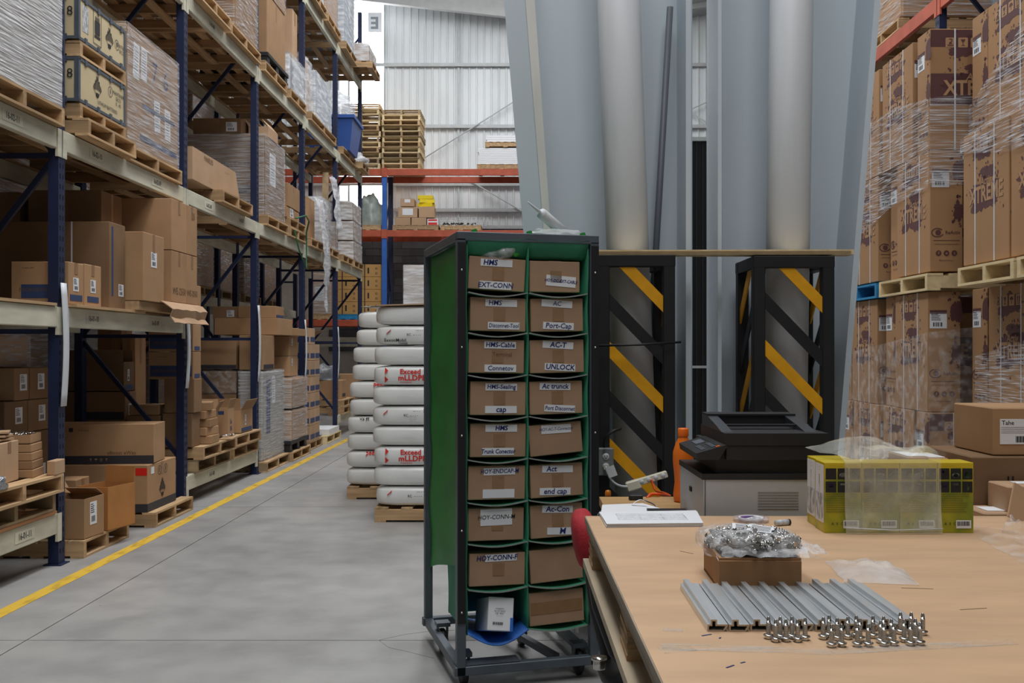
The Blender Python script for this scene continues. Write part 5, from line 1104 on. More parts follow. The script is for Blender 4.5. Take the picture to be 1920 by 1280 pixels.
def side_film(label, X, pts_lo, pts_hi, m=FILMD, front=None):
    """stretch film pulled across the aisle faces: lower and upper edge as (y, z) polylines"""
    b = MB()
    def lerp(P, t):
        t *= len(P)-1; k = min(int(t), len(P)-2); a, c = P[k], P[k+1]; t -= k; return (a[0]+(c[0]-a[0])*t, a[1]+(c[1]-a[1])*t)
    def f(i, j):
        lo, hi = lerp(pts_lo, i), lerp(pts_hi, i); y = lo[0]+(hi[0]-lo[0])*j; z = lo[1]+(hi[1]-lo[1])*j
        return (X-.014-.014*abs(noise.noise((y*3, z*4, X))), y, z)
    b.grid(f, 24, 16)
    if front:
        x1, y0 = front
        def g(i, j):
            lo, hi = pts_lo[0], pts_hi[0]; return (X-.014+(x1-X)*i, y0-.014-.006*noise.noise((i*9, j*9, 2)), lo[1]+(hi[1]-lo[1])*j+.06*i)
        b.grid(g, 8, 10)
    return tag(b.build('stretch_film', m), label, 'film')
side_film('stretch film pulled slantwise round the upper tiers of the middle carton pile', XA, [(7.57, 2.78), (8.3, 2.75), (9.0, 2.62), (9.75, 2.5)], [(7.57, 3.46), (8.3, 3.56), (9.0, 3.55), (9.75, 3.5)], front=(XA+.6, 7.57))
side_film('faint stretch film round the lower tiers of the middle carton pile', XA, [(7.59, .2), (8.3, .25), (9.7, .3)], [(7.59, 1.68), (8.3, 1.62), (9.7, 1.5)], CLEAR, front=(XA+.5, 7.59))
side_film('glossy stretch film pulled over the upper cartons at the right edge', XB_-.18, [(5.7, 2.85), (6.4, 2.82), (7.12, 2.95)], [(5.7, 3.3), (6.4, 3.1), (7.12, 3.06)])
side_film('glossy stretch film across the topmost cartons at the right edge', XB_, [(5.7, 3.1), (6.5, 3.1), (7.4, 3.06)], [(5.7, 4.0), (6.5, 3.75), (7.4, 3.35)])
side_film('stretch film round the lower cartons at the right edge', XB_, [(5.7, 1.1), (6.5, 1.12), (7.3, 1.1)], [(5.7, 1.78), (6.5, 1.62), (7.3, 1.5)])
# goods on the orange rack behind
pallet('pallet on the orange rack above the tall cartons, left', 1.05, 1.1, 4.65, 11.6, 5.102, group='pallets on the right rack'); wrapped('film-wrapped brown load on the orange rack, upper right', (1.0, 1.05, .95), (4.65, 11.55, 5.104+PH), CB, FILMD)
pallet('pallet on the orange rack above the tall cartons, right', 1.05, 1.1, 4.65, 9.2, 5.102, group='pallets on the right rack'); pallet('pallet on the orange rack above the tall cartons, middle', 1.05, 1.1, 4.65, 10.4, 5.1, group='pallets on the right rack') if False else None
carton('large carton on the orange rack directly above the tall cartons', (1.0, 1.0, .8), (4.65, 9.2, 5.104+PH), m=CB)
carton('brown carton beside the wrapped load on the orange rack', (.9, .5, .9), (4.7, 12.5, 5.102), m=CB) 
pallet('pallet on the orange rack at its near end', 1.05, 1.1, 4.65, 7.8, 5.102, group='pallets on the right rack'); carton('large carton on the near end of the orange rack', (1.0, 1.0, .8), (4.65, 7.8, 5.104+PH), m=CBD)
# ---------------------------------------------------------------- work table in front
ZT_ = 1.05
def ty(py): return (H-ZT_)*F/(py-CY)          # depth of a photo row on the table top
def tp(px, py): y = ty(py); return wx(px, y), y
tb_ = thing('work_table', 'plywood topped work table built on pallets, in the foreground right', 'table', (0, 0, 0))
y0, y1 = .95, ty(967); xl1 = wx(1098, y1); xl0 = .215; xr = 1.75
b = MB(); b.prism([(xl0, y0), (xr, y0), (xr, y1), (xl1, y1)], ZT_-.018, ZT_, 'xy'); b.build('table_top', PLY, tb_)
b = MB(); b.prism([(xl0-.003, y0), (xl0+.01, y0), (xl1+.01, y1), (xl1-.003, y1)], ZT_-.0185, ZT_-.0008, 'xy'); b.build('top_edge', PLYE, tb_)
def along(t, dx=0): return xl0+(xl1-xl0)*t+dx, y0+(y1-y0)*t
b = MB(); (ax, ay), (bx, by) = along(0, .047), along(1, .047); b.bar((ax, ay, ZT_-.032), (bx, by, ZT_-.032), .09, .02).build('deck_board', PLYE, tb_)
b = MB(); b.bar((ax, ay, ZT_-.138), (bx, by, ZT_-.138), .11, .022).build('bottom_board', mat('board_weathered', '#b3a48c', .8, var=.22, scale=(9, 2, 9)), tb_)
for k in range(3):
    for j in range(7):
        x, y = along([.955, .55, .08][k], .052); ob('block_layer', boxmesh(.09, .14, .0118, [WOODX, WOODG][j % 2]), tb_, (x+.002*(j % 2), y, ZT_-.127+.0122*j))
for t in (.02, .5, .98):
    x, y = along(t); MB().box(((x+xr)/2+.04, y-(.05 if t > .9 else 0), ZT_-.085), (xr-x-.12, .05, .08)).build('stringer', WOODX, tb_)
for t in (.12, .75):
    for xx in (.09, 1.3):
        x, y = along(t); ob('leg', boxmesh(.05, .05, ZT_-.15, BLKP), tb_, (x+xx, y, 0))
MB().lathe([(.014, -.02), (.014, .0), (.018, 0), (.018, .006), (0, .006)], 12, (along(.62)[0]-.03, along(.62)[1], ZT_-.19), 'z').build('screw_hook', SHINY, tb_)
for i, (a, c, w_) in enumerate(((( 1240, 1212), (1560, 1222), .034), ((1560, 1222), (1900, 1203), .03), ((1243, 1180), (1280, 1182), .02), ((1240, 1220), (1300, 1215), .03))):
    p, q = tp(*a), tp(*c); MB().bar((p[0], p[1], ZT_+.0006), (q[0], q[1], ZT_+.0006), w_, .0012).build('tape_residue', film('tape_residue_%s' % 'abcd'[i], '#e9e4da', .06, .4, (12, 90, 30), rough=.3), tb_)
for i, (a, c) in enumerate((((1362, 1252), (1376, 1247)), ((1389, 1243), (1397, 1241)), ((1316, 1192), (1334, 1189)), ((1349, 1197), (1351, 1195)))):
    p, q = tp(*a), tp(*c); MB().bar((p[0], p[1], ZT_+.0004), (q[0], q[1], ZT_+.0004), .003, .0008).build('ink_mark', INK, tb_)
for a, c in (((1275, 1033), (1300, 1038)), ((1800, 1143), (1850, 1140)), ((1420, 1120), (1440, 1118)), ((1690, 1102), (1750, 1104))):
    p, q = tp(*a), tp(*c); MB().bar((p[0], p[1], ZT_+.0003), (q[0], q[1], ZT_+.0003), .002, .0006).build('scratch', BROWNP, tb_)
# lower desk behind the table
ZD = 1.0
dk = thing('rear_desk', 'lower wooden desk behind the work table carrying the printer', 'table', (1.11, 3.36, 0))
ob('desk_top', boxmesh(1.68, .72, .03, DESK), dk, (0, 0, ZD-.03)); 
for x in (-.35, .72):
    for y in (-.3, .3): ob('leg', boxmesh(.05, .05, ZD-.03, BLKP), dk, (x, y, 0))
def dp(px, py): y = (H-ZD)*F/(py-CY); return wx(px, y), y
# papers
def sheets(name, label, pts, z, n, m=PAPER, lift=None):
    b = MB(); q = [tp(*p) if z > 1.02 else dp(*p) for p in pts]
    t = thing(name, label, 'paper', (0, 0, 0))
    for k in range(n):
        j = lambda: random.uniform(-.002, .002)
        o = MB().prism([(x+j(), y+j()) for x, y in q], z+.0009*k, z+.0009*k+.0007, 'xy').build('sheet', m, t)
    return t, q
t, q = sheets('paper_stack', 'white paper stack on the far left corner of the table top', [(1138, 989), (1318, 987), (1306, 963), (1124, 966)], ZT_+.0005, 12)
g = MB(); cx, cy = sum(a for a, _ in q)/4, sum(c for _, c in q)/4
for k in range(6): g.box((cx, cy-.05+.02*k, ZT_+.0118), (.2, .0012, .0003))
for k in range(4): g.box((cx-.1+.066*k, cy, ZT_+.0118), (.0012, .1, .0003))
g.build('printed_table', PAPERD, t)
sheets('loose_papers', 'loose white papers on the lower desk behind the paper stack', [(1125, 975), (1290, 970), (1205, 945), (1130, 948)], ZD+.0005, 4)
tag(ob('dark_folder', boxmesh(.13, .04, .012, BLKM), None, (*dp(1250, 961), ZD)), 'thin dark folder edge between the papers and the printer', 'folder')
tag(MB().grid(lambda i, j: (dp(1185, 950)[0]+.05*i, dp(1185, 950)[1]-.02*i+.015*j, ZD+.006+.02*math.sin(2.5*i)), 6, 2).build('paper_curl', PAPER), 'curled white paper strip on the loose papers', 'paper')
# plug, cords
ou = thing('outlet_box', 'grey steel outlet box with a white duplex socket fixed to the left guard', 'outlet', (wx(1136, YG-.06), YG-.06, wz(866, YG-.06)))
ob('box', boxmesh(.08, .058, .14, mat('outlet_steel', '#8e9192', .5, metal=.3, var=.12, scale=30), .003), ou, (0, .03, -.07))
for z in (.028, -.022):
    c = MB().lathe([(0, -.004), (.017, -.004), (.018, 0)], 20, (0, 0, z), 'y').build('socket', WHITEP, ou)
    if z > 0:
        for x in (-.006, .006): MB().box((x, -.005, z+.004), (.003, .002, .009)).build('slot', BLK, c)
        MB().lathe([(0, -.0055), (.003, -.005), (.003, -.003)], 8, (0, 0, z-.008), 'y').build('slot', BLK, c)
MB().box((0, -.015, -.024), (.026, .03, .022)).build('plug', IVORY, ou)
YP = 5.1
ps = thing('power_strip', 'ivory power strip hanging aslant across the left guard', 'power strip', (wx(1213, YP), YP, wz(899, YP)), rot=(0, R(-16.5), 0))
ob('body', boxmesh(.215, .034, .034, IVORY, .004), ps, (0, 0, -.017)); ob('end_block', boxmesh(.075, .04, .05, IVORY, .006), ps, (-.075, 0, -.032))
for k in range(4): MB().lathe([(0, -.019), (.011, -.019), (.012, -.017)], 14, (-.03+.038*k, 0, .0), 'y').build('socket', WHITEP, ps)
def cord(label, pts, r, m, Y=None, name='cord'):
    P = [Vector((wx(p[0], p[2]), p[2], wz(p[1], p[2]))) if len(p) == 3 else Vector((*dp(*p), ZD+r)) for p in pts]; Q = []
    for k in range(len(P)-1):
        a = P[max(k-1, 0)]; b_ = P[k]; c = P[k+1]; d = P[min(k+2, len(P)-1)]
        for s_ in range(5):
            t = s_/5; Q.append(.5*((2*b_)+(c-a)*t+(2*a-5*b_+4*c-d)*t*t+(3*b_-a-3*c+d)*t**3))
    return tag(MB().tube(Q+[P[-1]], r, 7).build(name, m), label, 'cord')
o = cord('white cord from the wall socket to the ivory power strip', [(1136, 874, 5.08), (1141, 892, 5.06), (1152, 905, 5.06), (1165, 911, 5.07), (1180, 912, 5.09)], .006, WHITEP)
ob('cord_tag', boxmesh(.045, .004, .055, PAPER), o, (wx(1150, 5.05), 5.045, wz(893, 5.05)), (0, R(-20), 0))
cord('black cord looping above the outlet box', [(1133, 838, 5.12), (1136, 820, 5.1), (1150, 808, 5.1), (1164, 803, 5.12)], .008, BLKM)
cord('orange cord curling under the power strip', [(1222, 897, 5.08), (1227, 915, 5.06), (1232, 930, 4.9), (1222, 922, 4.7), (1214, 936, 4.4)], .008, mat('cord_orange', '#e2531c', .45, var=.04)) if False else None
OC = mat('cord_orange', '#e2531c', .45, var=.04)
cord('orange cord plugged into the ivory power strip and curling to the desk', [(1221, 899, 5.08), (1226, 912, 5.06), (1231, 920, 4.95), (1245, 924, 4.6), (1256, 930, 4.1), (1240, 927, 3.75), (1222, 926, 3.72), (1213, 934, 3.7)], .006, OC)
o = cord('thin cable looping over the papers on the lower desk', [(1200, 936), (1222, 944), (1228, 950), (1212, 953), (1180, 955), (1150, 952), (1128, 958), (1120, 968)], .002, PVCG)
tag(ob('cable_plug', boxmesh(.05, .03, .02, BLKM, .003), None, (*dp(1192, 937), ZD)), 'small black adapter on the lower desk', 'adapter')
tag(MB().lathe([(0, 0), (.011, 0), (.012, .01), (.009, .022), (0, .024)], 14, (*dp(1140, 930), ZD)).build('amber_cap', mat('amber', '#d9821a', .2, var=0, trans=.4)), 'small amber cap on the lower desk beside the cart', 'cap')
# orange bottle
bx_, by_ = wx(1281, 3.6), 3.6
bt = thing('orange_bottle', 'orange plastic bottle with an orange cap behind the printer', 'bottle', (bx_, by_, ZD))
MB().lathe([(0, 0), (.03, 0), (.035, .008), (.036, .03), (.031, .07), (.033, .1), (.038, .15), (.037, .18), (.028, .21), (.017, .232), (.016, .24)], 24).build('body', ORG, bt)
MB().lathe([(.0185, .236), (.0195, .24), (.0195, .262), (.017, .266), (0, .266)], 24).build('cap', ORGC, bt)
# printer
YPn, YPf = 3.06, 3.46; XP = lambda px: wx(px, YPn); ZP = lambda py: wz(py, YPn)
pr = thing('printer', 'black and grey multifunction laser printer on the lower desk', 'printer', (0, 0, 0)); zb = ZD
xL, xR = XP(1319), XP(1553); xF = .533
def pz(poly, y0, y1, nm, m=BLKM): b = MB(); b.prism(poly, y0, y1); return b.build(nm, m, pr)
def slab(poly, z0, z1, nm, m=BLKM): b = MB(); b.prism(poly, z0, z1, 'xy'); return b.build(nm, m, pr)
foot = [(xL, YPn), (xR, YPn), (xR, YPf), (xF, YPf)]
slab(foot, zb, ZP(899), 'paper_body', GREYL)
b = MB()
for k in range(7): b.box((XP(1459), YPn-.001, ZP(935)+.0085*k-.03), (.125, .002, .002))
b.build('vent_grille', mat('grille_dark', '#8f9193', .6, var=0), pr)
MB().box((XP(1322), YPn-.0005, (zb+ZP(899))/2), (.0018, .003, ZP(899)-zb)).build('panel_seam', BLKM, pr)
MB().box((.536, YPn+.2, ZP(933)), (.006, .03, .014)).build('logo_mark', BLK, pr)
slab([(xL-.004, YPn-.003), (xR, YPn-.003), (xR, YPf), (xF-.004, YPf)], ZP(899), ZP(888), 'tray_rim')
slab([(XP(1346), YPn+.03), (xR, YPn+.008), (xR, YPf), (XP(1346), YPf)], ZP(888), ZP(836), 'engine_body')
slab([(XP(1362), YPn-.003), (xR, YPn-.003), (xR, YPf), (XP(1362), YPf)], ZP(862), ZP(836), 'side_cover')
slab([(XP(1359), YPn-.006), (xR, YPn-.006), (xR, YPf), (XP(1357), YPf)], ZP(835), ZP(812), 'scanner_bed')
SH = mat('printer_cheek_grey', '#3b3e44', .3, var=.05)  # lighter, glossier grey for the feeder cheeks
zl, zh = ZP(812), 1.327
for a, c in ((1359, 1380), (1518, 1540)):
    b = MB(); b.prism([(YPn+.05, zl), (YPf, zl), (YPf, zh), (YPf-.1, zh), (YPn+.14, zl+.014)], XP(a), XP(c), 'yz'); b.build('feeder_cheek', SH, pr)
MB().box(((XP(1380)+XP(1518))/2, YPf-.05, (zl+zh)/2), (XP(1518)-XP(1380), .1, zh-zl)).build('feeder_hood', BLKM, pr)
MB().box(((XP(1359)+XP(1540))/2, YPf-.05, zh+.003), (XP(1540)-XP(1359), .11, .006)).build('feeder_lid', BLKM, pr)
MB().box(((XP(1380)+XP(1545))/2, YPn+.17, zl+.012), (XP(1545)-XP(1380), .03, .006)).build('feeder_tray', BLKM, pr)
q0, q1 = YPn-.015, YPn+.33; PA, PC = (XP(1304), ZP(849)), (XP(1360), ZP(833))
cp = pz([PA, (XP(1306), ZP(861)), (XP(1346), ZP(861)), (XP(1362), ZP(836)), PC], q0, q1, 'control_panel')
def on_panel(u, v, w_, h_, m, nm):
    ang = math.atan2(PC[1]-PA[1], PC[0]-PA[0]); px_, pz_ = PA[0]+(PC[0]-PA[0])*v, PA[1]+(PC[1]-PA[1])*v
    MB().box((0, 0, 0), (h_, w_, .003)).build(nm, m, cp, (px_, q0+(q1-q0)*u, pz_+.001), (0, -ang, 0))
on_panel(.68, .5, .09, .03, mat('lcd_grey', '#6c7480', .3, var=0), 'display')
for k in range(8): on_panel(.12+.085*(k % 4), .3+.35*(k // 4), .018, .014, PVCG, 'button')
on_panel(.05, .75, .014, .012, ORGC, 'button')
# green-yellow retail cartons
gx = [1545, 1616, 1687, 1758, 1826]; yg = ty(999); hgt = wz(867, yg)-ZT_
PHL = [mat('print_violet', '#6c5f8e', .4, var=.2, scale=200), mat('print_pale', '#c3cbc2', .4, var=.2, scale=200), mat('print_leaf', '#7fa478', .4, var=.2, scale=200)]
def lime(label, x0, x1, yn, dp_, rz=0):
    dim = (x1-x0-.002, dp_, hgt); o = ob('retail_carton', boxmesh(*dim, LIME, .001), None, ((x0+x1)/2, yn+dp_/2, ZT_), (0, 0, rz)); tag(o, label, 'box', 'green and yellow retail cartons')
    for r in range(2):
        for c in range(3): decal(o, dim, 'F', -.325+.325*c, .84-.185*r, dim[0]*.285, hgt*.155, PHOTO, 'photo_print', t=.0008)
    for k in range(6):
        g = MB(); cx_, cz_, rx, rz_ = [(-.1, .2, .12, .12), (.0, -.1, .4, .2), (.05, -.1, .4, .3), (.0, .15, .26, .2), (0, .25, .3, .1), (.05, -.05, .14, .36)][k]; w_, h_ = dim[0]*.285, hgt*.155
        g.add([(cx_*w_+rx*w_*math.cos(R(a)), cz_*h_+rz_*h_*math.sin(R(a)), 0) for a in range(0, 360, 30)], [tuple(range(12))])
        ob('photo_highlight', g.mesh('photo_highlight', PHL[k % 3]), o, face(dim, 'F', -.325+.325*(k % 3), .84-.185*(k//3), .0012), FR['F'])
    letter(o, dim, 'F', -.2, .955, '----------- --------', .0055, BLK, lift=.001)
    g = MB(); rr2 = random.Random(2)
    for k in range(9): q = rr2.uniform(.7, .92); g.box((-dim[0]*.46+q*dim[0]*.46, hgt*(.05-.031*k), 0), (dim[0]*q*.92, .0014, .0004))
    ob('text_block', g.mesh('text_block', mat('print_olive', '#6e6b1e', .5, var=0) if 'print_olive' not in bpy.data.materials else bpy.data.materials['print_olive']), o, face(dim, 'F', 0, .5, .001), FR['F'])
    letter(o, dim, 'F', -.05, .13, 'A  II  CE  O', .011, BLK, lift=.001)
    q = decal(o, dim, 'F', .22, .125, dim[0]*.42, .022, PAPER, 'barcode_label', t=.0008); barcode(o, dim, 'F', .22, .135, dim[0]*.36, .012, lift=.0014)
    # white lamp picture on the left end
    w2 = decal(o, dim, 'L', 0, .55, dp_*.9, hgt*.82, PAPER, 'end_panel', t=.0008)
    g = MB(); pts = [(.4*dp_*math.cos(R(a)), -.3*hgt+.08*hgt*math.sin(R(a)), 0) for a in range(180, 361, 20)]+[(.4*dp_, .0, 0), (-.4*dp_, .0, 0)]; g.add(pts, [tuple(range(len(pts)))]); g.box((0, .13*hgt, 0), (.006, .27*hgt, .0004))
    ob('lamp_print', g.mesh('lamp_print', PAPERD), w2, (0, 0, .0012)); letter(o, dim, 'L', 0, .9, '-----\n---', .008, BLK, lift=.0016)
    return o
names = ['leftmost front', 'second front', 'third front', 'rightmost front']
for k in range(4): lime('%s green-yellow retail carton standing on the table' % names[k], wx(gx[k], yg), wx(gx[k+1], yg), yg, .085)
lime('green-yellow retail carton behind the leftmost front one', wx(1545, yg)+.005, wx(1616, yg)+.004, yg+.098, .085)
# milky bag draped over them
xb0, xb1 = wx(1582, yg), wx(1762, yg); path = [(yg-.02, ZT_+.002), (yg-.010, ZT_+.06), (yg-.007, ZT_+hgt*.75), (yg-.008, ZT_+hgt+.004), (yg+.05, ZT_+hgt+.018), (yg+.12, ZT_+hgt+.014), (yg+.2, ZT_+hgt+.022)]
b = MB()
def bagf2(i, j):
    t = i*(len(path)-1); k = min(int(t), len(path)-2); t -= k; y = path[k][0]+(path[k+1][0]-path[k][0])*t; z = path[k][1]+(path[k+1][1]-path[k][1])*t
    e = noise.noise((i*5, j*4, 0)); ex_ = (1+.05*math.sin(i*5))
    x = xb0+(xb1-xb0)*j-(.05 if i > .6 else 0)*(i-.6)/.4*(1-j)
    return (x, y-.004*abs(e), z+max(0, (.03*noise.noise((i*6, j*5, 7))+.022*math.sin(math.pi*j)) if i > .52 else 0))
b.grid(bagf2, 30, 20); tag(b.build('plastic_bag', MILK), 'milky plastic bag draped over the front green-yellow cartons', 'bag')
MB().tube([(xb0, path[0][0]-.003, ZT_+.018), ((xb0+xb1)/2, path[0][0]-.004, ZT_+.012), (xb1, path[0][0]-.002, ZT_+.016)], .0016, 5).build('seal_line', WHITEP, bpy.data.objects['plastic_bag'])
# open carton with bags of screws
yn = ty(1108); x0, x1 = wx(1355, yn), wx(1508, yn); yf = yn+.2; hb = wz(1046, yn)-ZT_
o = open_carton('small open brown carton holding bags of screws on the table', (x1-x0, yf-yn, hb), ((x0+x1)/2-.005, (yn+yf)/2, ZT_), R(-1), mat('carton_small', '#a67c55', .7, var=.07, scale=9), flaps=(None, None, None, None))
ob('rounded_flap', boxmesh(x1-x0, .004, hb*.9, o.data.materials[0], .001), o, (0, -(yf-yn)/2-.002, .002))
cx, cy = (x0+x1)/2, (yn+yf)/2
BAGF = film('screw_bag_film', '#f0f2f6', .12, .6, (26, 26, 26), rough=.12, bump=.7, thr=(.4, .7))
def bag_of_screws(label, loc, sx, sy, sz, seed, rz):
    t = thing('screw_bag', label, 'bag', loc, rz, 'bags of screws')
    def shape(k, fl_):
        b = MB()
        def f(i, j):
            a = 2*math.pi*i; e = math.pi*(j-.5); r = max(math.cos(e), 0)**.5; x = math.copysign(abs(math.cos(a))**.6, math.cos(a))*r; y = math.copysign(abs(math.sin(a))**.6, math.sin(a))*r
            q = 1+.3*noise.noise((x*2.2+seed, y*2.2, .5)); w_ = fl_*noise.noise((x*6+seed, y*6, math.sin(e)*3))
            return (x*sx/2*q*k, y*sy/2*q*k, sz/2+sz/2*math.sin(e)*k+w_)
        b.grid(f, 36, 16); return b
    b = MB(); rr_ = random.Random(seed)
    for _ in range(420):
        a_, e_, k_ = rr_.uniform(0, 6.283), rr_.uniform(-.3, 1.5), rr_.uniform(.72, .92); p_ = Vector((sx/2*k_*math.cos(a_)*math.cos(e_)**.6, sy/2*k_*math.sin(a_)*math.cos(e_)**.6, sz*.48+sz*.44*k_*math.sin(e_)))
        d_ = Vector((rr_.uniform(-1, 1), rr_.uniform(-1, 1), rr_.uniform(-.35, .35))).normalized()*.014; b.tube([p_-d_, p_+d_], .0026, 5); b.tube([p_-d_*1.15, p_-d_*.95], .0055, 6)
    b.build('screws', SHINY, t)['kind'] = 'stuff'
    shape(.72, 0).build('screw_mass', SILV, t); shape(1.04, .008).build('bag_film', BAGF, t)
    b = MB(); b.grid(lambda i, j: (sx*(.5-j)*1.06+.006*noise.noise((j*9, i*3, seed)), -sy*.44-.03*i, sz*.42-.012*i+.008*noise.noise((i*5, j*8, seed))), 4, 14); b.build('sealed_end', BAGF, t)
    b = MB(); b.grid(lambda i, j: (sx*.44+.06*i+.008*noise.noise((i*4, j*8, seed)), (j-.5)*sy*(.8+.3*i), sz*.45-.014*i+.012*noise.noise((i*6, j*7, seed))), 5, 12); b.build('sealed_end', BAGF, t)
    o2 = ob('paper_label', boxmesh(.055, .035, .001, PAPER), t, (.0, .0, sz*1.0+.002), (R(12), R(4), R(-15))); g = MB()
    for k in range(4): g.box((0, .011-.007*k, 0), (.04, .002, .0004))
    ob('label_print', g.mesh('label_print', BLK), o2, (0, 0, .0013))
bag_of_screws('lower clear bag of screws with a paper label in the small open carton', (cx-.01, cy+.03, ZT_+hb*.68), .17, .2, .06, 1, R(4))
bag_of_screws('upper clear bag of screws overhanging the front of the small open carton', (cx+.005, cy-.055, ZT_+hb+.0), .165, .11, .05, 5, R(-6))
# rails
yr0, yr1 = ty(1183), ty(1104); xr0 = wx(1326, yr0); pw = (wx(1730, yr0)-xr0)/10
def rail_mesh(y0_, y1_, m):
    b = MB(); w_ = pw-.001
    def bx(xa_, xb2, za, zb2_): b.prism([(xa_, za), (xb2, za), (xb2, zb2_), (xa_, zb2_)], y0_, y1_)
    t = .0028; f = lambda k: k*w_
    bx(f(0), f(.72), 0, t); bx(f(0), f(0)+t, t, .0125); bx(f(0)+t, f(.16), .0125-t, .0125); bx(f(.16), f(.16)+t, .0125-t, .021); bx(f(.16)+t, f(.46)-t, .021-t, .021); bx(f(.46)-t, f(.46), .0125-t, .021); bx(f(.46), f(.98), .0125-t, .0125)
    b.prism([(f(.7), 0), (f(.7)+t*1.3, 0), (f(.98), .0125-t), (f(.98)-t*1.4, .0125-t)], y0_, y1_); return b.mesh('rail', m)
rm = rail_mesh(0, yr1-yr0, ALU); rend = rail_mesh(-.0012, 0, ALUE)
for k in range(10):
    o = tag(ob('aluminium_rail', rm, None, (xr0+pw*k, yr0+random.uniform(-.003, .003), ZT_), (0, 0, R(random.uniform(-.25, .25)))), '%s aluminium rail from the left in the row on the table' % ord_(k), 'rail', 'aluminium rails side by side'); ob('cut_end', rend, o)
# screws
b = MB(); hexp = [(.0062*math.cos(R(a)), .0062*math.sin(R(a))) for a in range(0, 360, 60)]
b.prism(hexp, 0, .0052, 'xy'); prof = [(.0, .005), (.0086, .005), (.009, .006), (.0086, .0072), (.0044, .0082)]
z = .0085
while z < .027: prof += [(.0034, z), (.0046, z+.0009), (.0034, z+.0018)]; z += .002
prof += [(.0033, .0275), (.0034, .034), (.002, .0375), (0, .039)]
b.lathe(prof, 12); sm_ = b.mesh('screw', SHINY)
spots = [(1442, 1198), (1449, 1201), (1464, 1198), (1465.5, 1202), (1486, 1198), (1490, 1202), (1508.5, 1201), (1545, 1199), (1554, 1196), (1560.5, 1214), (1566, 1199), (1579.5, 1213), (1591, 1198.5), (1607, 1196), (1609, 1213), (1610, 1198.6), (1629.5, 1213), (1638.5, 1196.5), (1655, 1197), (1659, 1212), (1653, 1206), (1677.5, 1211), (1673, 1203), (1690, 1189), (1700, 1189), (1697, 1204), (1709, 1211), (1707, 1189), (1718, 1202), (1727, 1210)]
taken = []
for k, (px, py) in enumerate(spots):
    x, y = tp(px, py); y += .004
    y = min(y, yr0-.0095)
    for _ in range(30):
        bad = [q for q in taken if math.hypot(q[0]-x, q[1]-y) < .0172]
        if not bad: break
        q = bad[0]; d = max(math.hypot(q[0]-x, q[1]-y), 1e-4); x += (x-q[0]+.0003)/d*.003; y += (y-q[1]-.001)/d*.003
    y = min(y, yr0-.0095); taken.append((x, y))
order = sorted(range(len(taken)), key=lambda i: taken[i][0])
WORD = 'first second third fourth fifth sixth seventh eighth ninth tenth eleventh twelfth thirteenth fourteenth fifteenth sixteenth seventeenth eighteenth nineteenth twentieth twenty-first twenty-second twenty-third twenty-fourth twenty-fifth twenty-sixth twenty-seventh twenty-eighth twenty-ninth thirtieth'.split()
for r_, i in enumerate(order):
    tag(ob('self_drilling_screw', sm_, None, (*taken[i], ZT_), (0, 0, random.uniform(0, 6))), '%s self-drilling screw from the left, standing on its head before the rails' % WORD[r_], 'screw', 'screws standing on their heads')
# loose clear bag, tape roll, small tube, film on the right
def sheetbag(label, pts, hgt_, m, seed, name='clear_bag', n=22):
    q = [tp(*p) for p in pts]; b = MB()
    def f(i, j):
        a = Vector(q[0]).lerp(Vector(q[1]), i); c = Vector(q[3]).lerp(Vector(q[2]), i); p = a.lerp(c, j)
        e = math.sin(math.pi*i)**.7*math.sin(math.pi*j)**.7
        return (p.x+.008*noise.noise((i*4, j*4, seed)), p.y+.008*noise.noise((i*4+5, j*4, seed)), ZT_+.0015+hgt_*e*(.6+.7*noise.noise((i*3.5, j*3.5, seed+2))**2)+.006*abs(noise.noise((i*9, j*9, seed)))*e)
    b.grid(f, n, n); return tag(b.build(name, m), label, 'bag')
sheetbag('empty clear bag lying flat on the table right of the screws carton', [(1582, 1092), (1725, 1098), (1690, 1066), (1548, 1052)], .036, film('clear_bag_frosted', '#f0f2f4', .3, .55, (7, 7, 7), rough=.22, bump=.2), 3)
sheetbag('clear film strip spread over the right end of the table', [(1835, 1010), (1925, 1060), (1925, 1000), (1830, 985)], .02, CLEAR, 6, 'clear_film')
sheetbag('crumpled clear film knot at the right edge of the table', [(1880, 1008), (1925, 1012), (1925, 990), (1878, 992)], .05, CLEAR, 9, 'clear_film')
x, y = tp(1408, 977); t = thing('tape_roll', 'clear tape roll with a purple printed core lying on the table', 'tape', (x, y, ZT_))
RO, RI = (wx(1440, y)-wx(1374, y))/2, (wx(1430, y)-wx(1384, y))/2
MB().lathe([(RI, 0), (RO, 0), (RO, .012), (RI, .012), (RI, 0)], 32).build('tape', film('tape_clear', '#e6e0ea', .3, .5, (20, 20, 20)), t); MB().lathe([(RI-.004, 0), (RI, 0), (RI, .0125), (RI-.004, .0125), (RI-.004, 0)], 32).build('core', PAPER, t)
PUR = mat('print_purple', '#5b3a7a', .5, var=0); b = MB(); b.lathe([(0, .011), (RI-.004, .011)], 32); b.build('core_disc', PAPERD, t)
b = MB(); b.add([((RI-.006)*math.cos(R(a)), (RI-.006)*math.sin(R(a)), .0118) for a in range(60, 221, 16)], [tuple(range(11))]); b.build('purple_print', PUR, t)
x, y = tp(1467, 985); t = thing('small_tube', 'small grey and white cylinder lying behind the bag of screws', 'tube', (x, y, ZT_), R(20))
MB().lathe([(0, -.022), (.0085, -.022), (.0085, .018), (0, .018)], 16, (0, 0, .0085), 'x').build('tube_body', mat('tube_print', '#b9bfc6', .4, var=.2, scale=120), t); MB().lathe([(0, .018), (.009, .018), (.009, .024), (0, .024)], 16, (0, 0, .0085), 'x').build('tube_end', BLKM, t)
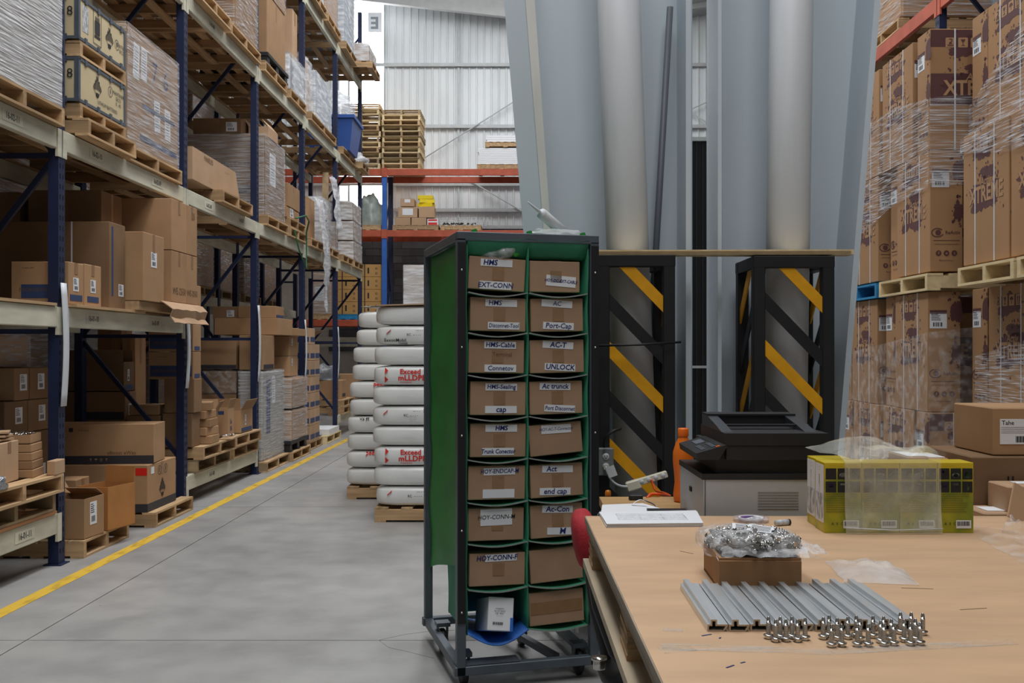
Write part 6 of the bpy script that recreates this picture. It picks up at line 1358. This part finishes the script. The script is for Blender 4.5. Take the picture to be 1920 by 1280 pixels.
# cartons at the right, standing on the rear desk
def rc(label, x0, x1, yt, yb, Y, dep, m=CB, marks=(), tape='', zb_=None, **k):
    X0, X1 = wx(x0, Y), wx(x1, Y); zl = ZD if zb_ is None else zb_
    return carton(label, (X1-X0, dep, wz(yt, Y)-zl), ((X0+X1)/2, Y+dep/2, zl), m=m, tape=tape, marks=marks, **k)
big = rc('large plain brown carton right of the retail cartons', 1822, 1990, 856, 1000, 3.22, .38, CBD, marks=[('text', 'F', .05, .58, 'II  Y', .06, BLK)])
zt2 = wz(856, 3.22)+.002
o = rc('brown carton with a white shipping label on top of the large plain carton', 1862, 2010, 764, 0, 3.24, .3, CB, zb_=zt2)
dim = tuple(o.dimensions); lab = decal(o, (wx(2010, 3.24)-wx(1862, 3.24), .3, 0), 'F', -.23, 0, .095, .082, PAPER, 'shipping_label'); hh = wz(764, 3.24)-zt2; lab.location.z = hh*.5
ob('printed_name', textmesh('Tahe', .02, BLK, .012), lab, (-.022, .028, .002)); g = MB()
for k in range(4): g.box((0, .014-.006*k, 0), (.088, .0007, .0004))
for k in range(12): g.box((.004+.0032*k, -.025, 0), (.0014+.0008*(k % 3), .02, .0004))
ob('label_print', g.mesh('label_print', BLK), lab, (0, 0, .002))
rc('dark carton cut by the right edge beside the labelled carton', 1906, 2000, 806, 0, 3.1, .12, CBD, zb_=zt2) if False else None
rc('small taped carton in front of the large plain carton, right edge', 1891, 1990, 912, 0, 3.06, .14, CBL, marks=[('paper', 'T', 0, .6, .05, .05)])
rc('low flat carton with a white sticker in front of the large plain carton', 1846, 1896, 962, 0, 3.04, .16, CBL, marks=[('paper', 'T', .2, .5, .06, .08)])
tag(ob('carton_flap', boxmesh(.09, .006, .11, CBL), None, (wx(1912, 2.9), 2.9, ZT_-.005), (R(-20), R(28), R(10))), 'tilted carton flap at the right edge of the table', 'cardboard')
for k, (xa_, xb2, yt) in enumerate(((1705, 1742, 857), (1744, 1784, 859))): rc(['left', 'right'][k]+' low carton with a white top behind the retail cartons', xa_, xb2, yt, 0, 3.4, .2, CB, marks=[('paper', 'T', 0, .5, .06, .15)])
